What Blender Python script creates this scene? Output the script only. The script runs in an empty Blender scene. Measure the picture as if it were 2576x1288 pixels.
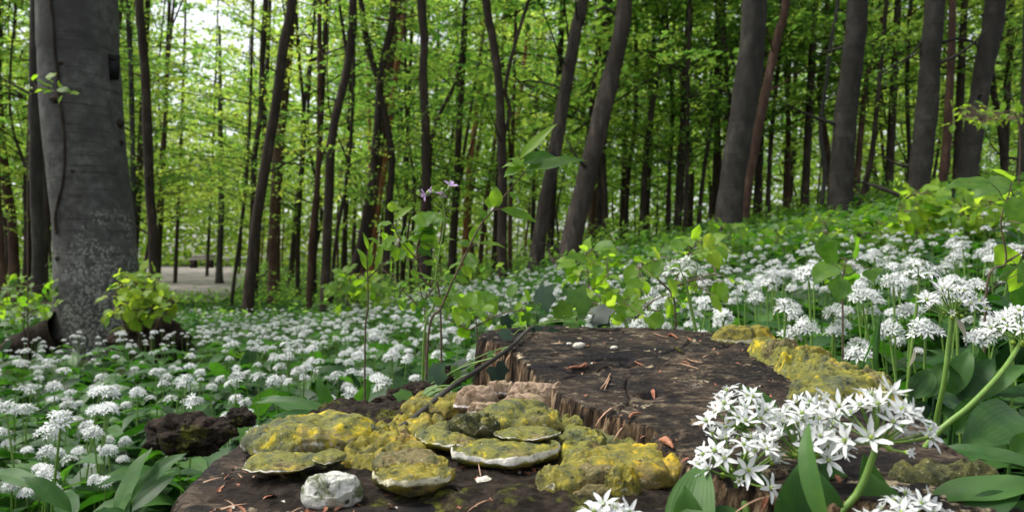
import bpy, math, random
import numpy as np
from mathutils import Vector, Matrix
C = bpy.context
sc = C.scene
R_ = math.radians
F = 1860.0            # focal length in survey pixels (2576 wide frame)
CX, HZ, EYE = 1288.0, 667.0, 0.60

# ------------------------------------------------------------------ camera
cam = bpy.data.cameras.new('camera'); camo = bpy.data.objects.new('camera', cam)
sc.collection.objects.link(camo); sc.camera = camo
camo.location = (0, 0, EYE); camo.rotation_euler = (R_(90), 0, 0)
cam.sensor_width = 36; cam.lens = 36 * F / 2576; cam.shift_y = 23 / 2576
cam.clip_start = 0.02; cam.clip_end = 1000
cam.dof.use_dof = True; cam.dof.focus_distance = 0.68; cam.dof.aperture_fstop = 12
# ------------------------------------------------------------------ world, sun
SUN_EL, SUN_AZ = R_(60), R_(-78)          # azimuth from +Y towards +X
w = bpy.data.worlds.new('World'); sc.world = w; w.use_nodes = True
nt = w.node_tree; bg = nt.nodes['Background']
sky = nt.nodes.new('ShaderNodeTexSky'); sky.sky_type = 'NISHITA'; sky.sun_disc = False
sky.sun_elevation = SUN_EL; sky.sun_rotation = SUN_AZ; sky.dust_density = 3.0; sky.ozone_density = 0.6
hs = nt.nodes.new('ShaderNodeHueSaturation'); hs.inputs['Saturation'].default_value = 0.28
nt.links.new(sky.outputs[0], hs.inputs['Color']); nt.links.new(hs.outputs[0], bg.inputs[0])
bg.inputs[1].default_value = 0.15
sl = bpy.data.lights.new('sun', 'SUN'); sl.energy = 2.2; sl.angle = R_(14); sl.color = (1, 0.95, 0.86)
so = bpy.data.objects.new('sun', sl); sc.collection.objects.link(so)
sd = Vector((math.sin(SUN_AZ) * math.cos(SUN_EL), math.cos(SUN_AZ) * math.cos(SUN_EL), math.sin(SUN_EL)))
so.rotation_euler = sd.to_track_quat('Z', 'Y').to_euler(); so.location = sd * 50
sc.view_settings.view_transform = 'Standard'; sc.view_settings.look = 'None'
sc.view_settings.exposure = 0.93; sc.view_settings.gamma = 1
sc.render.engine = 'CYCLES'
sc.cycles.max_bounces = 8; sc.cycles.diffuse_bounces = 5; sc.cycles.transmission_bounces = 5
sc.cycles.glossy_bounces = 2; sc.cycles.use_denoising = True

# ------------------------------------------------------------------ helpers
rs = np.random.RandomState(7); random.seed(7)
def _h(i, j, k, s):
    n = (i * 374761393 + j * 668265263 + k * 2147483647 + s * 974634777) & 0xffffffff
    n = ((n ^ (n >> 13)) * 1274126177) & 0xffffffff
    return ((n ^ (n >> 16)) & 0xffff) / 32767.5 - 1.0
def vnoise(P, s=0):
    P = np.asarray(P, float); I = np.floor(P).astype(np.int64); f = P - I; f = f * f * (3 - 2 * f)
    x, y, z = I[..., 0], I[..., 1], I[..., 2]; fx, fy, fz = f[..., 0], f[..., 1], f[..., 2]
    r = 0
    for a in (0, 1):
        for b in (0, 1):
            for c in (0, 1):
                r = r + _h(x + a, y + b, z + c, s) * (fx if a else 1 - fx) * (fy if b else 1 - fy) * (fz if c else 1 - fz)
    return r
def fbm(P, o=4, s=0, g=0.5):
    P = np.asarray(P, float); r = 0; a = 1.0; t = 0
    for k in range(o):
        r = r + a * vnoise(P * (2.03 ** k) + 17.3 * k, s + k); t += a; a *= g
    return r / t
def st3(x, y, z=0.0):
    x, y, z = np.broadcast_arrays(np.asarray(x, float), y, z); return np.stack([x, y, z], -1)
def sst(a, b, x):
    t = np.clip((x - a) / (b - a), 0, 1); return t * t * (3 - 2 * t)
def PT(u, v, D): return np.array([(u - CX) / F * D, D, EYE - (v - HZ) / F * D])
def gz(x, y):
    x = np.asarray(x, float); y = np.asarray(y, float)
    yy = np.clip(y, 0, 9)
    off = .9 + .1 * yy; slope = (.13 + .0054 * yy) * (1 - .8 * sst(11, 26, y))
    q = x + off
    sp = .3 * np.logaddexp(0, np.clip(q / .3, -40, 40))
    sp = np.where(sp > 7, 7 + (sp - 7) * .3, sp)
    z = slope * sp - .022 * np.clip(y, 0, 12) / (1 + np.exp(np.clip((x + .5) / .6, -30, 30)))
    z = z + .75 * sst(18, 42, y) + .012 * np.clip(y - 42, 0, 200)
    z = z + .035 * fbm(st3(x * .8, y * .8, 0), 3, 5) * np.clip(y * .3, .2, 1)
    return z

def mat(name):
    m = bpy.data.materials.new(name); m.use_nodes = True
    return m, m.node_tree, m.node_tree.nodes['Principled BSDF']
class G:                                   # tiny node graph helper
    def __init__(s, nt): s.nt = nt; s.l = nt.links.new
    def n(s, t, **k):
        o = s.nt.nodes.new(t)
        for a, b in k.items(): setattr(o, a, b)
        return o
    def coord(s, scale=(1, 1, 1), kind='Object'):
        t = s.n('ShaderNodeTexCoord'); m = s.n('ShaderNodeMapping'); m.inputs['Scale'].default_value = scale
        s.l(t.outputs[kind], m.inputs[0]); return m.outputs[0]
    def noise(s, vec, scale, detail=5, rough=.6, dist=0.0):
        o = s.n('ShaderNodeTexNoise'); o.inputs['Scale'].default_value = scale; o.inputs['Detail'].default_value = detail
        o.inputs['Roughness'].default_value = rough; o.inputs['Distortion'].default_value = dist
        if vec is not None: s.l(vec, o.inputs['Vector'])
        return o.outputs['Fac']
    def vor(s, vec, scale, feat='F1', out='Distance'):
        o = s.n('ShaderNodeTexVoronoi'); o.feature = feat; o.inputs['Scale'].default_value = scale
        s.l(vec, o.inputs['Vector']); return o.outputs[out]
    def ramp(s, fac, stops, interp='LINEAR'):
        o = s.n('ShaderNodeValToRGB'); o.color_ramp.interpolation = interp
        e = o.color_ramp.elements
        while len(e) < len(stops): e.new(.5)
        for i, (p, c) in enumerate(stops):
            e[i].position = p; e[i].color = (*c, 1) if len(c) == 3 else c
        s.l(fac, o.inputs[0]); return o.outputs[0]
    def rng(s, fac, a, b, c=0., d=1.):
        o = s.n('ShaderNodeMapRange'); o.inputs[1].default_value = a; o.inputs[2].default_value = b
        o.inputs[3].default_value = c; o.inputs[4].default_value = d; s.l(fac, o.inputs[0]); return o.outputs[0]
    def mix(s, fac, a, b, mode='MIX'):
        o = s.n('ShaderNodeMix', data_type='RGBA', blend_type=mode)
        for val, i in ((fac, 0), (a, 6), (b, 7)):
            if isinstance(val, (int, float)): o.inputs[i].default_value = val
            elif isinstance(val, tuple): o.inputs[i].default_value = (*val, 1)
            else: s.l(val, o.inputs[i])
        return o.outputs[2]
    def math(s, op, a, b=None):
        o = s.n('ShaderNodeMath', operation=op)
        for val, i in ((a, 0), (b, 1)):
            if val is None: continue
            if isinstance(val, (int, float)): o.inputs[i].default_value = val
            else: s.l(val, o.inputs[i])
        return o.outputs[0]
    def attr(s, name='var'):
        o = s.n('ShaderNodeAttribute'); o.attribute_name = name; return o.outputs['Fac']
    def bump(s, h, bs, strength=.5, dist=.01):
        o = s.n('ShaderNodeBump'); o.inputs['Strength'].default_value = strength; o.inputs['Distance'].default_value = dist
        s.l(h, o.inputs['Height']); s.l(o.outputs[0], bs.inputs['Normal'])

def leaf_mat(name, ramp, trans, tw=.45, rough=.5, veins=None, spec=.3):
    m, nt, b = mat(name); g = G(nt)
    v = g.attr()
    oi = g.n('ShaderNodeObjectInfo')
    r = g.math('MULTIPLY_ADD', oi.outputs['Random'], .25); nt.nodes[-1].inputs[2].default_value = -.125
    vv = g.math('ADD', v, r)
    nz = g.noise(g.coord(), 60, 2); vv = g.math('ADD', vv, g.rng(nz, .3, .7, -.12, .12))
    n = len(ramp)
    col = g.ramp(vv, [(i / (n - 1), c) for i, c in enumerate(ramp)])
    tc = g.ramp(vv, [(i / (n - 1), c) for i, c in enumerate(trans)])
    bl = g.rng(g.noise(g.coord(), 45, 3, .7), .68, .74, 0, .7); col = g.mix(bl, col, (.12, .08, .03)); tc = g.mix(bl, tc, (.1, .06, .02))
    g.l(col, b.inputs['Base Color']); b.inputs['Roughness'].default_value = rough
    b.inputs['Specular IOR Level'].default_value = spec
    t = g.n('ShaderNodeBsdfTranslucent'); g.l(tc, t.inputs[0])
    mx = g.n('ShaderNodeMixShader'); mx.inputs[0].default_value = tw
    g.l(b.outputs[0], mx.inputs[1]); g.l(t.outputs[0], mx.inputs[2])
    g.l(mx.outputs[0], nt.nodes['Material Output'].inputs[0])
    if veins:
        tx = g.n('ShaderNodeAttribute'); tx.attribute_name = 'lu'
        wv = g.n('ShaderNodeMath', operation='SINE'); sc_ = g.math('MULTIPLY', tx.outputs['Fac'], veins); g.l(sc_, wv.inputs[0])
        g.bump(wv.outputs[0], b, .1, .0006)
    return m
M = {}
M['garlic'] = leaf_mat('garlic_leaf', [(.012, .04, .01), (.03, .09, .02), (.06, .14, .03), (.1, .19, .045)],
                       [(.02, .09, .005), (.05, .19, .01), (.1, .3, .015), (.2, .42, .02)], .38, .5, 60, .28)
M['bright'] = leaf_mat('bright_leaf', [(.035, .09, .015), (.08, .17, .02), (.13, .24, .02), (.2, .3, .025)],
                       [(.08, .28, .015), (.3, .58, .015), (.42, .68, .04), (.6, .76, .06)], .55, .5, 50)
M['crown'] = leaf_mat('tree_leaf', [(.03, .07, .016), (.065, .13, .03), (.1, .175, .04), (.15, .21, .05)],
                      [(.08, .23, .03), (.21, .46, .06), (.4, .66, .09), (.68, .82, .12)], .64, .55)
M['far'] = leaf_mat('far_leaf', [(.02, .06, .01), (.05, .11, .015), (.1, .17, .02), (.2, .26, .035)],
                    [(.09, .24, .03), (.2, .42, .04), (.36, .56, .06), (.55, .68, .1)], .6, .6)
M['needle'] = leaf_mat('pine_needle', [(.02, .04, .02), (.04, .07, .035), (.06, .1, .05), (.08, .12, .06)],
                       [(.03, .06, .02), (.05, .1, .03), (.08, .14, .04), (.1, .18, .05)], .2, .6)
M['ivy'] = leaf_mat('ivy_leaf', [(.012, .03, .018), (.02, .05, .025), (.05, .12, .02), (.1, .2, .03)],
                    [(.01, .03, .01), (.03, .08, .02), (.1, .25, .02), (.2, .4, .03)], .2, .5, 30, .25)
def simple(name, col, rough=.7, spec=.3, col2=None, sc_=80, bump=0, tw=0):
    m, nt, b = mat(name); g = G(nt)
    if col2: g.l(g.mix(g.rng(g.noise(g.coord(), sc_, 4), .35, .65), col, col2), b.inputs['Base Color'])
    else: b.inputs['Base Color'].default_value = (*col, 1)
    b.inputs['Roughness'].default_value = rough; b.inputs['Specular IOR Level'].default_value = spec
    if bump: g.bump(g.noise(g.coord(), sc_, 5), b, bump, .003)
    if tw:
        t = g.n('ShaderNodeBsdfTranslucent'); t.inputs[0].default_value = (*col, 1)
        mx = g.n('ShaderNodeMixShader'); mx.inputs[0].default_value = tw
        g.l(b.outputs[0], mx.inputs[1]); g.l(t.outputs[0], mx.inputs[2]); g.l(mx.outputs[0], nt.nodes['Material Output'].inputs[0])
    return m
M['petal'] = simple('white_petal', (.66, .68, .67), .5, .3, tw=.25)
M['lilac'] = simple('lilac_petal', (.55, .38, .66), .5, .3, tw=.3)
M['stalk'] = simple('green_stalk', (.14, .24, .04), .45, .4, (.1, .2, .03), 200)
M['ovary'] = simple('green_ovary', (.22, .32, .03), .4, .4)
M['twig'] = simple('brown_twig', (.07, .05, .035), .8, .2, (.14, .1, .07), 150, .4)
M['redscale'] = simple('red_bud_scale', (.2, .06, .03), .6, .3, (.35, .16, .09), 200, .4)
M['straw'] = simple('pale_needle', (.4, .27, .17), .6, .3, (.25, .12, .07), 200)
M['chalk'] = simple('chalky_white', (.6, .58, .52), .9, .1, (.35, .32, .25), 300, .6)
M['board'] = simple('weathered_board', (.2, .18, .17), .8, .2, (.28, .25, .23), 8, .3)
M['plaque'] = simple('black_plaque', (.004, .004, .004), .6, .2)
M['block'] = simple('dark_timber_block', (.03, .022, .02), .9, .1)
M['membrane'] = simple('papery_spathe', (.6, .55, .42), .6, .2, tw=.4)

def bark_mat(name, c1, c2, c3, scale, stretch, bstr, spots=0, ringy=0, dist=.02):
    m, nt, b = mat(name); g = G(nt)
    co = g.coord((1, 1, 1 / stretch)); n1 = g.noise(co, scale, 8, .65)
    co2 = g.coord(); n2 = g.noise(co2, scale * .12, 3, .6)
    col = g.ramp(n1, [(.3, c1), (.5, c2), (.72, c3)])
    col = g.mix(g.rng(n2, .4, .65), col, tuple(x * .55 for x in c2))
    h = n1
    if ringy:
        co3 = g.coord((.35, .35, 9)); rg = g.noise(co3, 4, 6, .65, .9)
        k = g.rng(rg, .56, .66); col = g.mix(g.math('MULTIPLY', k, .75), col, c1)
        h = g.math('SUBTRACT', n1, g.math('MULTIPLY', k, .8))
    if spots:
        v = g.vor(co2, 44, 'F1'); nn = g.noise(co2, 5, 4, .7); n4 = g.noise(co2, 22, 4, .7)
        a = g.attr('lichen')
        f = g.math('MULTIPLY', g.rng(v, .55, .35), g.rng(g.math('ADD', nn, a), .72, .85))
        f2 = g.math('MULTIPLY', g.rng(n4, .5, .62), g.rng(g.math('ADD', nn, a), .86, .98))
        f = g.math('MAXIMUM', f, f2)
        col = g.mix(g.math('MULTIPLY', f, .6), col, (.33, .34, .29))
    g.l(col, b.inputs['Base Color']); b.inputs['Roughness'].default_value = .85
    b.inputs['Specular IOR Level'].default_value = .15
    g.bump(h, b, bstr, dist); return m
M['beech'] = bark_mat('beech_bark', (.035, .034, .031), (.09, .088, .082), (.165, .162, .152), 16, 1.1, .5, 1, 1, .01)
M['beechdark'] = bark_mat('beech_bark_far', (.022, .0195, .016), (.042, .038, .032), (.085, .077, .065), 10, 2, .4, 0, 1)
M['darkbark'] = bark_mat('dark_bark', (.018, .013, .009), (.045, .034, .025), (.095, .076, .056), 18, 4, .7)
M['pinebark'] = bark_mat('pine_bark', (.04, .024, .018), (.1, .058, .042), (.19, .12, .09), 16, 4, .9, dist=.04)
M['greypine'] = bark_mat('grey_pine_bark', (.03, .025, .021), (.072, .059, .049), (.14, .115, .097), 16, 4, 1., dist=.05)
M['orangebark'] = bark_mat('orange_pine_bark', (.12, .05, .025), (.3, .13, .06), (.42, .2, .11), 14, 3, .8, dist=.03)
M['rootbark'] = bark_mat('root_bark', (.008, .006, .004), (.03, .021, .014), (.07, .05, .035), 30, 1, .9)
M['greytwig'] = bark_mat('grey_bark', (.03, .028, .024), (.06, .057, .05), (.1, .095, .085), 20, 3, .5)

def wood_mat():
    m, nt, b = mat('weathered_cut_wood'); g = G(nt)
    co = g.coord((1, 1, 1)); wall = g.attr('wall')
    rot = g.n('ShaderNodeMapping'); rot.inputs['Rotation'].default_value = (0, 0, R_(14)); rot.inputs['Scale'].default_value = (7, 22, 7)
    g.l(co, rot.inputs[0])
    st = g.noise(rot.outputs[0], 7, 8, .7, .3)              # saw-line streaks
    n1 = g.noise(co, 6.5, 8, .72, .5); n2 = g.noise(co, 42, 6, .7); n3 = g.noise(co, 17, 8, .75, .8); n5 = g.noise(co, 260, 3, .7)
    base = g.ramp(g.math('ADD', g.math('MULTIPLY', n1, .6), g.math('MULTIPLY', n3, .4)),
                  [(.42, (.005, .0042, .0045)), (.48, (.018, .0135, .011)), (.54, (.05, .036, .026)), (.62, (.12, .086, .06))])
    base = g.mix(g.math('MULTIPLY', g.rng(st, .5, .62), g.rng(n3, .45, .58, .05, .9)), base, (.22, .17, .11))
    base = g.mix(g.math('MULTIPLY', g.rng(st, .5, .4, 0, .9), g.rng(n1, .56, .42)), base, (.01, .009, .009))
    base = g.mix(g.math('MULTIPLY', g.rng(n3, .6, .7), g.rng(n2, .48, .58, 0, .8)), base, (.26, .215, .17))
    base = g.mix(g.math('MULTIPLY', g.rng(n1, .6, .66), g.rng(n5, .5, .62)), base, (.6, .56, .5))
    base = g.mix(g.rng(n5, .3, .72, .45, 0), base, (.008, .007, .006))
    base = g.mix(g.math('MULTIPLY', g.rng(g.noise(co, 11, 5, .7, 1.), .5, .62), .8), base, (.007, .0065, .009))
    base = g.mix(g.math('MULTIPLY', g.rng(g.noise(co, 23, 6, .75, .6), .58, .64), g.rng(n2, .45, .55)), base, (.42, .34, .22))
    off = g.n('ShaderNodeVectorMath', operation='SUBTRACT'); g.l(co, off.inputs[0]); off.inputs[1].default_value = (.10, .16, 0)
    ln = g.n('ShaderNodeVectorMath', operation='LENGTH'); g.l(off.outputs[0], ln.inputs[0])
    rd = g.math('ADD', ln.outputs['Value'], g.math('MULTIPLY', n1, .05)); sn = g.n('ShaderNodeMath', operation='SINE'); g.l(g.math('MULTIPLY', rd, 520.), sn.inputs[0])
    base = g.mix(g.math('MULTIPLY', g.rng(sn.outputs[0], .2, 1.), g.rng(n3, .4, .6, .15, .6)), base, (.012, .009, .007))
    # torn vertical step: fibres run up and down
    fb = g.coord((90, 90, 5)); f1 = g.noise(fb, 1.6, 6, .7, .2); f2 = g.noise(g.coord((30, 30, 3)), 1.2, 4, .6)
    fc = g.ramp(f1, [(.38, (.004, .003, .002)), (.46, (.05, .03, .017)), (.54, (.15, .1, .055)), (.64, (.32, .24, .15))])
    fc = g.mix(g.rng(f2, .52, .42, 0, .8), fc, (.008, .006, .005))
    col = g.mix(wall, base, fc)
    g.l(col, b.inputs['Base Color']); b.inputs['Roughness'].default_value = .8; b.inputs['Specular IOR Level'].default_value = .15
    h = g.math('ADD', g.math('MULTIPLY', st, .9), g.math('MULTIPLY', n2, .6))
    h = g.math('ADD', h, g.math('MULTIPLY', n5, .35))
    mh = g.n('ShaderNodeMix', data_type='FLOAT'); g.l(wall, mh.inputs[0]); g.l(h, mh.inputs[2]); g.l(f1, mh.inputs[3])
    g.bump(mh.outputs[0], b, .9, .004); return m
M['wood'] = wood_mat()
def mossbark():
    m, nt, b = mat('rotten_bark'); g = G(nt); co = g.coord((1, 1, .35))
    n = g.noise(co, 60, 8, .75); c0 = g.coord(); n2 = g.noise(c0, 12, 5, .7); n3 = g.noise(c0, 220, 3, .7)
    col = g.ramp(n, [(.35, (.006, .004, .003)), (.5, (.022, .016, .011)), (.65, (.06, .045, .034)), (.8, (.14, .115, .09))])
    col = g.mix(g.math('MULTIPLY', g.rng(n2, .56, .64), g.rng(n3, .4, .55)), col, (.12, .13, .015))
    g.l(col, b.inputs['Base Color']); b.inputs['Roughness'].default_value = .9; b.inputs['Specular IOR Level'].default_value = .15
    g.bump(n, b, 1, .008); return m
M['rotten'] = mossbark()
def fungus(name, c_a, c_b, c_c, rimc, pit=.6, white=.0):
    m, nt, b = mat(name); g = G(nt); co = g.coord(); n1 = g.noise(co, 30, 6, .7, .5); n2 = g.noise(co, 95, 6, .75); n3 = g.noise(co, 330, 3, .7)
    n6 = g.noise(g.coord(), 17, 4, .65)
    col = g.ramp(n1, [(.4, c_a), (.48, c_b), (.55, c_b), (.61, c_c)])
    col = g.mix(g.rng(n2, .55, .72, 0, .5), col, tuple(x * .5 for x in c_a))
    col = g.mix(g.math('MULTIPLY', g.rng(n6, .56, .66, 0, .8), g.rng(n2, .35, .5)), col, (.17, .12, .065))
    col = g.mix(g.rng(n2, .44, .3, 0, .7), col, c_c)
    bnd = g.n('ShaderNodeMath', operation='SINE'); g.l(g.math('MULTIPLY', g.attr('rad'), 34.), bnd.inputs[0])
    col = g.mix(g.math('MULTIPLY', g.rng(bnd.outputs[0], .1, 1.), .45), col, c_a)
    # dark pits and insect tracks
    v = g.vor(g.coord(), 150, 'F1'); dk = g.math('MULTIPLY', g.rng(v, .3, .16), g.rng(n2, .5, .57))
    v2 = g.vor(g.coord(), 48, 'F1'); dk2 = g.math('MULTIPLY', g.rng(v2, .2, .1), g.rng(n1, .46, .52))
    dk = g.math('MAXIMUM', dk, dk2)
    col = g.mix(g.math('MULTIPLY', dk, pit), col, (.012, .012, .006))
    col = g.mix(g.math('MULTIPLY', g.rng(n3, .62, .7), .5), col, (.5, .48, .3))
    rim = g.attr(); rf = g.math('MULTIPLY', g.rng(g.math('ADD', rim, g.rng(n2, .3, .7, -.35, .35)), .45, .8), 1)
    col = g.mix(rf, col, rimc)
    if white: col = g.mix(g.rng(n2, white, white + .1), col, (.62, .6, .56))
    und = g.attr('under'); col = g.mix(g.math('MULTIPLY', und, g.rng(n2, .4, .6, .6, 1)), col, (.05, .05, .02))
    g.l(col, b.inputs['Base Color']); b.inputs['Roughness'].default_value = .75; b.inputs['Specular IOR Level'].default_value = .25
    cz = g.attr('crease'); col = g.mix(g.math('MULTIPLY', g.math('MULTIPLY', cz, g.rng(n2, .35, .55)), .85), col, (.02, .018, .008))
    h = g.math('ADD', g.math('MULTIPLY', n2, .8), g.math('MULTIPLY', n3, .25)); h = g.math('SUBTRACT', h, g.math('MULTIPLY', dk, .5))
    g.bump(h, b, .8, .004); return m
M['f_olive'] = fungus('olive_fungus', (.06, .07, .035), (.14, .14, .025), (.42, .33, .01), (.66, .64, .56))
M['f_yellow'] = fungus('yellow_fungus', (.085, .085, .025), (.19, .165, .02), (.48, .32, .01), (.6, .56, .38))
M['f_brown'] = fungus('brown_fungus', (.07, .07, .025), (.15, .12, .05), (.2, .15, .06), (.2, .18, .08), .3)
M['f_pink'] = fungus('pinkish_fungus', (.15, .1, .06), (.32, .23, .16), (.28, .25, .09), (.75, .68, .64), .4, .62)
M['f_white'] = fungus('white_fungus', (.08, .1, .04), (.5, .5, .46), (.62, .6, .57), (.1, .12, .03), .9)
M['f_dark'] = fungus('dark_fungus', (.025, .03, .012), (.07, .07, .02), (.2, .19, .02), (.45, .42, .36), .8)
def ground_mat():
    m, nt, b = mat('forest_soil'); g = G(nt); co = g.coord(); n = g.noise(co, 9, 8, .7); n2 = g.noise(co, 60, 5, .7); n3 = g.noise(co, .35, 4, .6)
    col = g.ramp(n, [(.35, (.008, .007, .004)), (.5, (.025, .02, .011)), (.65, (.05, .042, .02))])
    col = g.mix(g.math('MULTIPLY', g.rng(n3, .4, .55), .8), col, (.035, .065, .015))
    col = g.mix(g.rng(n2, .6, .7, 0, .4), col, (.12, .07, .04))
    g.l(col, b.inputs['Base Color']); b.inputs['Roughness'].default_value = .95; b.inputs['Specular IOR Level'].default_value = .1
    g.bump(n2, b, .8, .02); return m
M['soil'] = ground_mat()
def track_mat():
    m, nt, b = mat('pale_track_earth'); g = G(nt); co = g.coord(); n = g.noise(co, 1.2, 6, .65); n2 = g.noise(g.coord((.4, 2.5, 1)), 1.5, 5, .7)
    col = g.ramp(n, [(.35, (.09, .078, .072)), (.5, (.16, .14, .132)), (.65, (.25, .225, .21))])
    col = g.mix(g.rng(n2, .55, .7, 0, .8), col, (.32, .3, .29)); g.l(col, b.inputs['Base Color'])
    b.inputs['Roughness'].default_value = .95; g.bump(n2, b, .5, .05); return m
M['track'] = track_mat()

class MB:
    def __init__(s): s.V = []; s.Fq = []; s.Ft = []; s.mq = []; s.mt = []; s.A = {}; s.n = 0; s.names = set()
    def add(s, V, Fc, mat=0, **attrs):
        V = np.asarray(V, float).reshape(-1, 3); Fc = np.asarray(Fc, np.int64)
        if Fc.shape[1] == 4: s.Fq.append(Fc + s.n); s.mq.append(np.full(len(Fc), mat))
        else: s.Ft.append(Fc + s.n); s.mt.append(np.full(len(Fc), mat))
        s.V.append(V)
        for k, a in attrs.items():
            s.A.setdefault(k, []).append((s.n, np.broadcast_to(np.asarray(a, float), (len(V),))))
        s.n += len(V)
    def scatter(s, V, Fc, Rm, T, S, mat=0, var=None, **attrs):
        N = len(T); V = np.asarray(V, float); n = len(V)
        S = np.broadcast_to(np.asarray(S, float), (N,))
        W = np.einsum('nij,vj->nvi', Rm, V) * S[:, None, None] + np.asarray(T)[:, None, :]
        FF = (np.asarray(Fc)[None] + (np.arange(N) * n)[:, None, None]).reshape(-1, np.shape(Fc)[1])
        at = {k: np.tile(a, N) for k, a in attrs.items()}
        if var is not None: at['var'] = np.repeat(np.broadcast_to(var, (N,)), n)
        s.add(W.reshape(-1, 3), FF, mat, **at)
    def build(s, name, mats, parent=None, smooth=True, origin=None):
        V = np.concatenate(s.V)
        if origin is not None: V = V - np.asarray(origin)
        me = bpy.data.meshes.new(name)
        nq = sum(len(f) for f in s.Fq); ntr = sum(len(f) for f in s.Ft)
        li = np.concatenate([f.ravel() for f in s.Fq + s.Ft]).astype(np.int32)
        me.vertices.add(len(V)); me.vertices.foreach_set('co', V.astype(np.float32).ravel())
        me.loops.add(len(li)); me.loops.foreach_set('vertex_index', li)
        me.polygons.add(nq + ntr)
        ls = np.concatenate([np.arange(nq) * 4, nq * 4 + np.arange(ntr) * 3]).astype(np.int32)
        me.polygons.foreach_set('loop_start', ls)
        me.polygons.foreach_set('material_index', np.concatenate(s.mq + s.mt).astype(np.int32))
        me.polygons.foreach_set('use_smooth', np.full(nq + ntr, smooth))
        for m in (mats if isinstance(mats, (list, tuple)) else [mats]): me.materials.append(M[m])
        me.update(calc_edges=True)
        for k, L in s.A.items():
            a = np.zeros(len(V), np.float32)
            for o, x in L: a[o:o + len(x)] = x
            me.attributes.new(k, 'FLOAT', 'POINT').data.foreach_set('value', a)
        o = bpy.data.objects.new(name, me); sc.collection.objects.link(o)
        if origin is not None and parent is None: o.location = origin
        if parent: o.parent = parent
        return o
def tag(o, label=None, cat=None, group=None, kind=None):
    if label: o['label'] = label
    if cat: o['category'] = cat
    if group: o['group'] = group
    if kind: o['kind'] = kind
    return o
def empty(name, loc, label, cat, group=None):
    o = bpy.data.objects.new(name, None); sc.collection.objects.link(o); o.location = loc; o.empty_display_size = .05
    return tag(o, label, cat, group)
def copy_tree(o, parent=None):
    c = o.copy(); sc.collection.objects.link(c); c.parent = parent
    for ch in o.children: copy_tree(ch, c)
    return c
def norm(v): v = np.asarray(v, float); return v / np.maximum(np.linalg.norm(v, axis=-1, keepdims=True), 1e-9)
def frame(d, up):                         # columns: x (across), y (along d), z (face normal)
    d = norm(d); x = norm(np.cross(d, up)); z = np.cross(x, d); return np.stack([x, d, z], -1)
def rdir(n, r=rs): return norm(r.normal(size=(n, 3)))
def spline(P, n):
    P = np.asarray(P, float); m = len(P)
    if m == 2: t = np.linspace(0, 1, n)[:, None]; return P[0] * (1 - t) + P[1] * t
    E = np.vstack([2 * P[0] - P[1], P, 2 * P[-1] - P[-2]]); t = np.linspace(0, m - 1 - 1e-9, n); i = t.astype(int); f = (t - i)[:, None]
    a, b, c, d = E[i], E[i + 1], E[i + 2], E[i + 3]
    return .5 * (2 * b + (c - a) * f + (2 * a - 5 * b + 4 * c - d) * f ** 2 + (3 * b - a - 3 * c + d) * f ** 3)
def tube(mb, P, r, seg=8, mat=0, n=None, nz=0, ns=3., caps=True, seed=0, **attrs):
    P = np.asarray(P, float); r = np.broadcast_to(np.asarray(r, float), (len(P),))
    if n: 
        r = np.interp(np.linspace(0, 1, n), np.linspace(0, 1, len(P)), r); P = spline(P, n)
    T = norm(np.gradient(P, axis=0)); up = np.array([0.13, 1, .07]) if abs(T[:, 1]).mean() < .8 else np.array([1, .1, 0])
    X = norm(np.cross(T, up)); Y = np.cross(T, X)
    a = np.linspace(0, 2 * np.pi, seg, endpoint=False)
    D = X[:, None] * np.cos(a)[None, :, None] + Y[:, None] * np.sin(a)[None, :, None]
    rr = np.broadcast_to(r[:, None], (len(P), seg)).copy()
    W = P[:, None] + D * rr[..., None]
    if nz: W = W + D * (fbm(W * ns, 4, seed) * rr * nz)[..., None]
    k = len(P); i = np.arange(k - 1)[:, None] * seg; j = np.arange(seg)[None]; j2 = (j + 1) % seg
    Fq = np.stack([i + j, i + j2, i + seg + j2, i + seg + j], -1).reshape(-1, 4)
    mb.add(W.reshape(-1, 3), Fq, mat, **attrs)
    if caps:
        c = len(P)
        V = np.vstack([W[-1], P[-1][None]]); Ft = np.stack([np.arange(seg), (np.arange(seg) + 1) % seg, np.full(seg, seg)], -1)
        mb.add(V, Ft, mat, **attrs)
    return W
def blade(L, W, rows=6, cols=2, arch=.0, fold=.15, pk=.4, wave=0, serr=0, tip=1.0):
    """leaf along +Y, up +Z. cols per half"""
    t = np.linspace(0, 1, rows + 1); wd = np.sin(np.pi * np.clip(t, 0, 1) ** (math.log(.5) / math.log(pk))) ** tip * .5 * W
    wd[0] = W * .03; wd[-1] = W * .01
    s = np.linspace(-1, 1, 2 * cols + 1)
    if serr: wd = wd * (1 + serr * (np.arange(rows + 1) % 2))
    x = wd[:, None] * s[None]; y = np.repeat((t * L)[:, None], len(s), 1); z = np.abs(x) * fold + wave * W * np.sin(t * 11)[:, None] * s[None] ** 2
    th = arch * t; yy = np.cumsum(np.r_[0, np.cos(th[1:]) * L / rows]); zz = -np.cumsum(np.r_[0, np.sin(th[1:]) * L / rows])
    V = np.stack([x, yy[:, None] + z * np.sin(th)[:, None], zz[:, None] + z * np.cos(th)[:, None]], -1)
    c = len(s); i = np.arange(rows)[:, None] * c; j = np.arange(c - 1)[None]
    Fq = np.stack([i + j, i + j + 1, i + c + j + 1, i + c + j], -1).reshape(-1, 4)
    lu = (s[None] * .5 + 0 * t[:, None])
    return V.reshape(-1, 3), Fq, np.repeat(lu, 1, 0).ravel()
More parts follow.
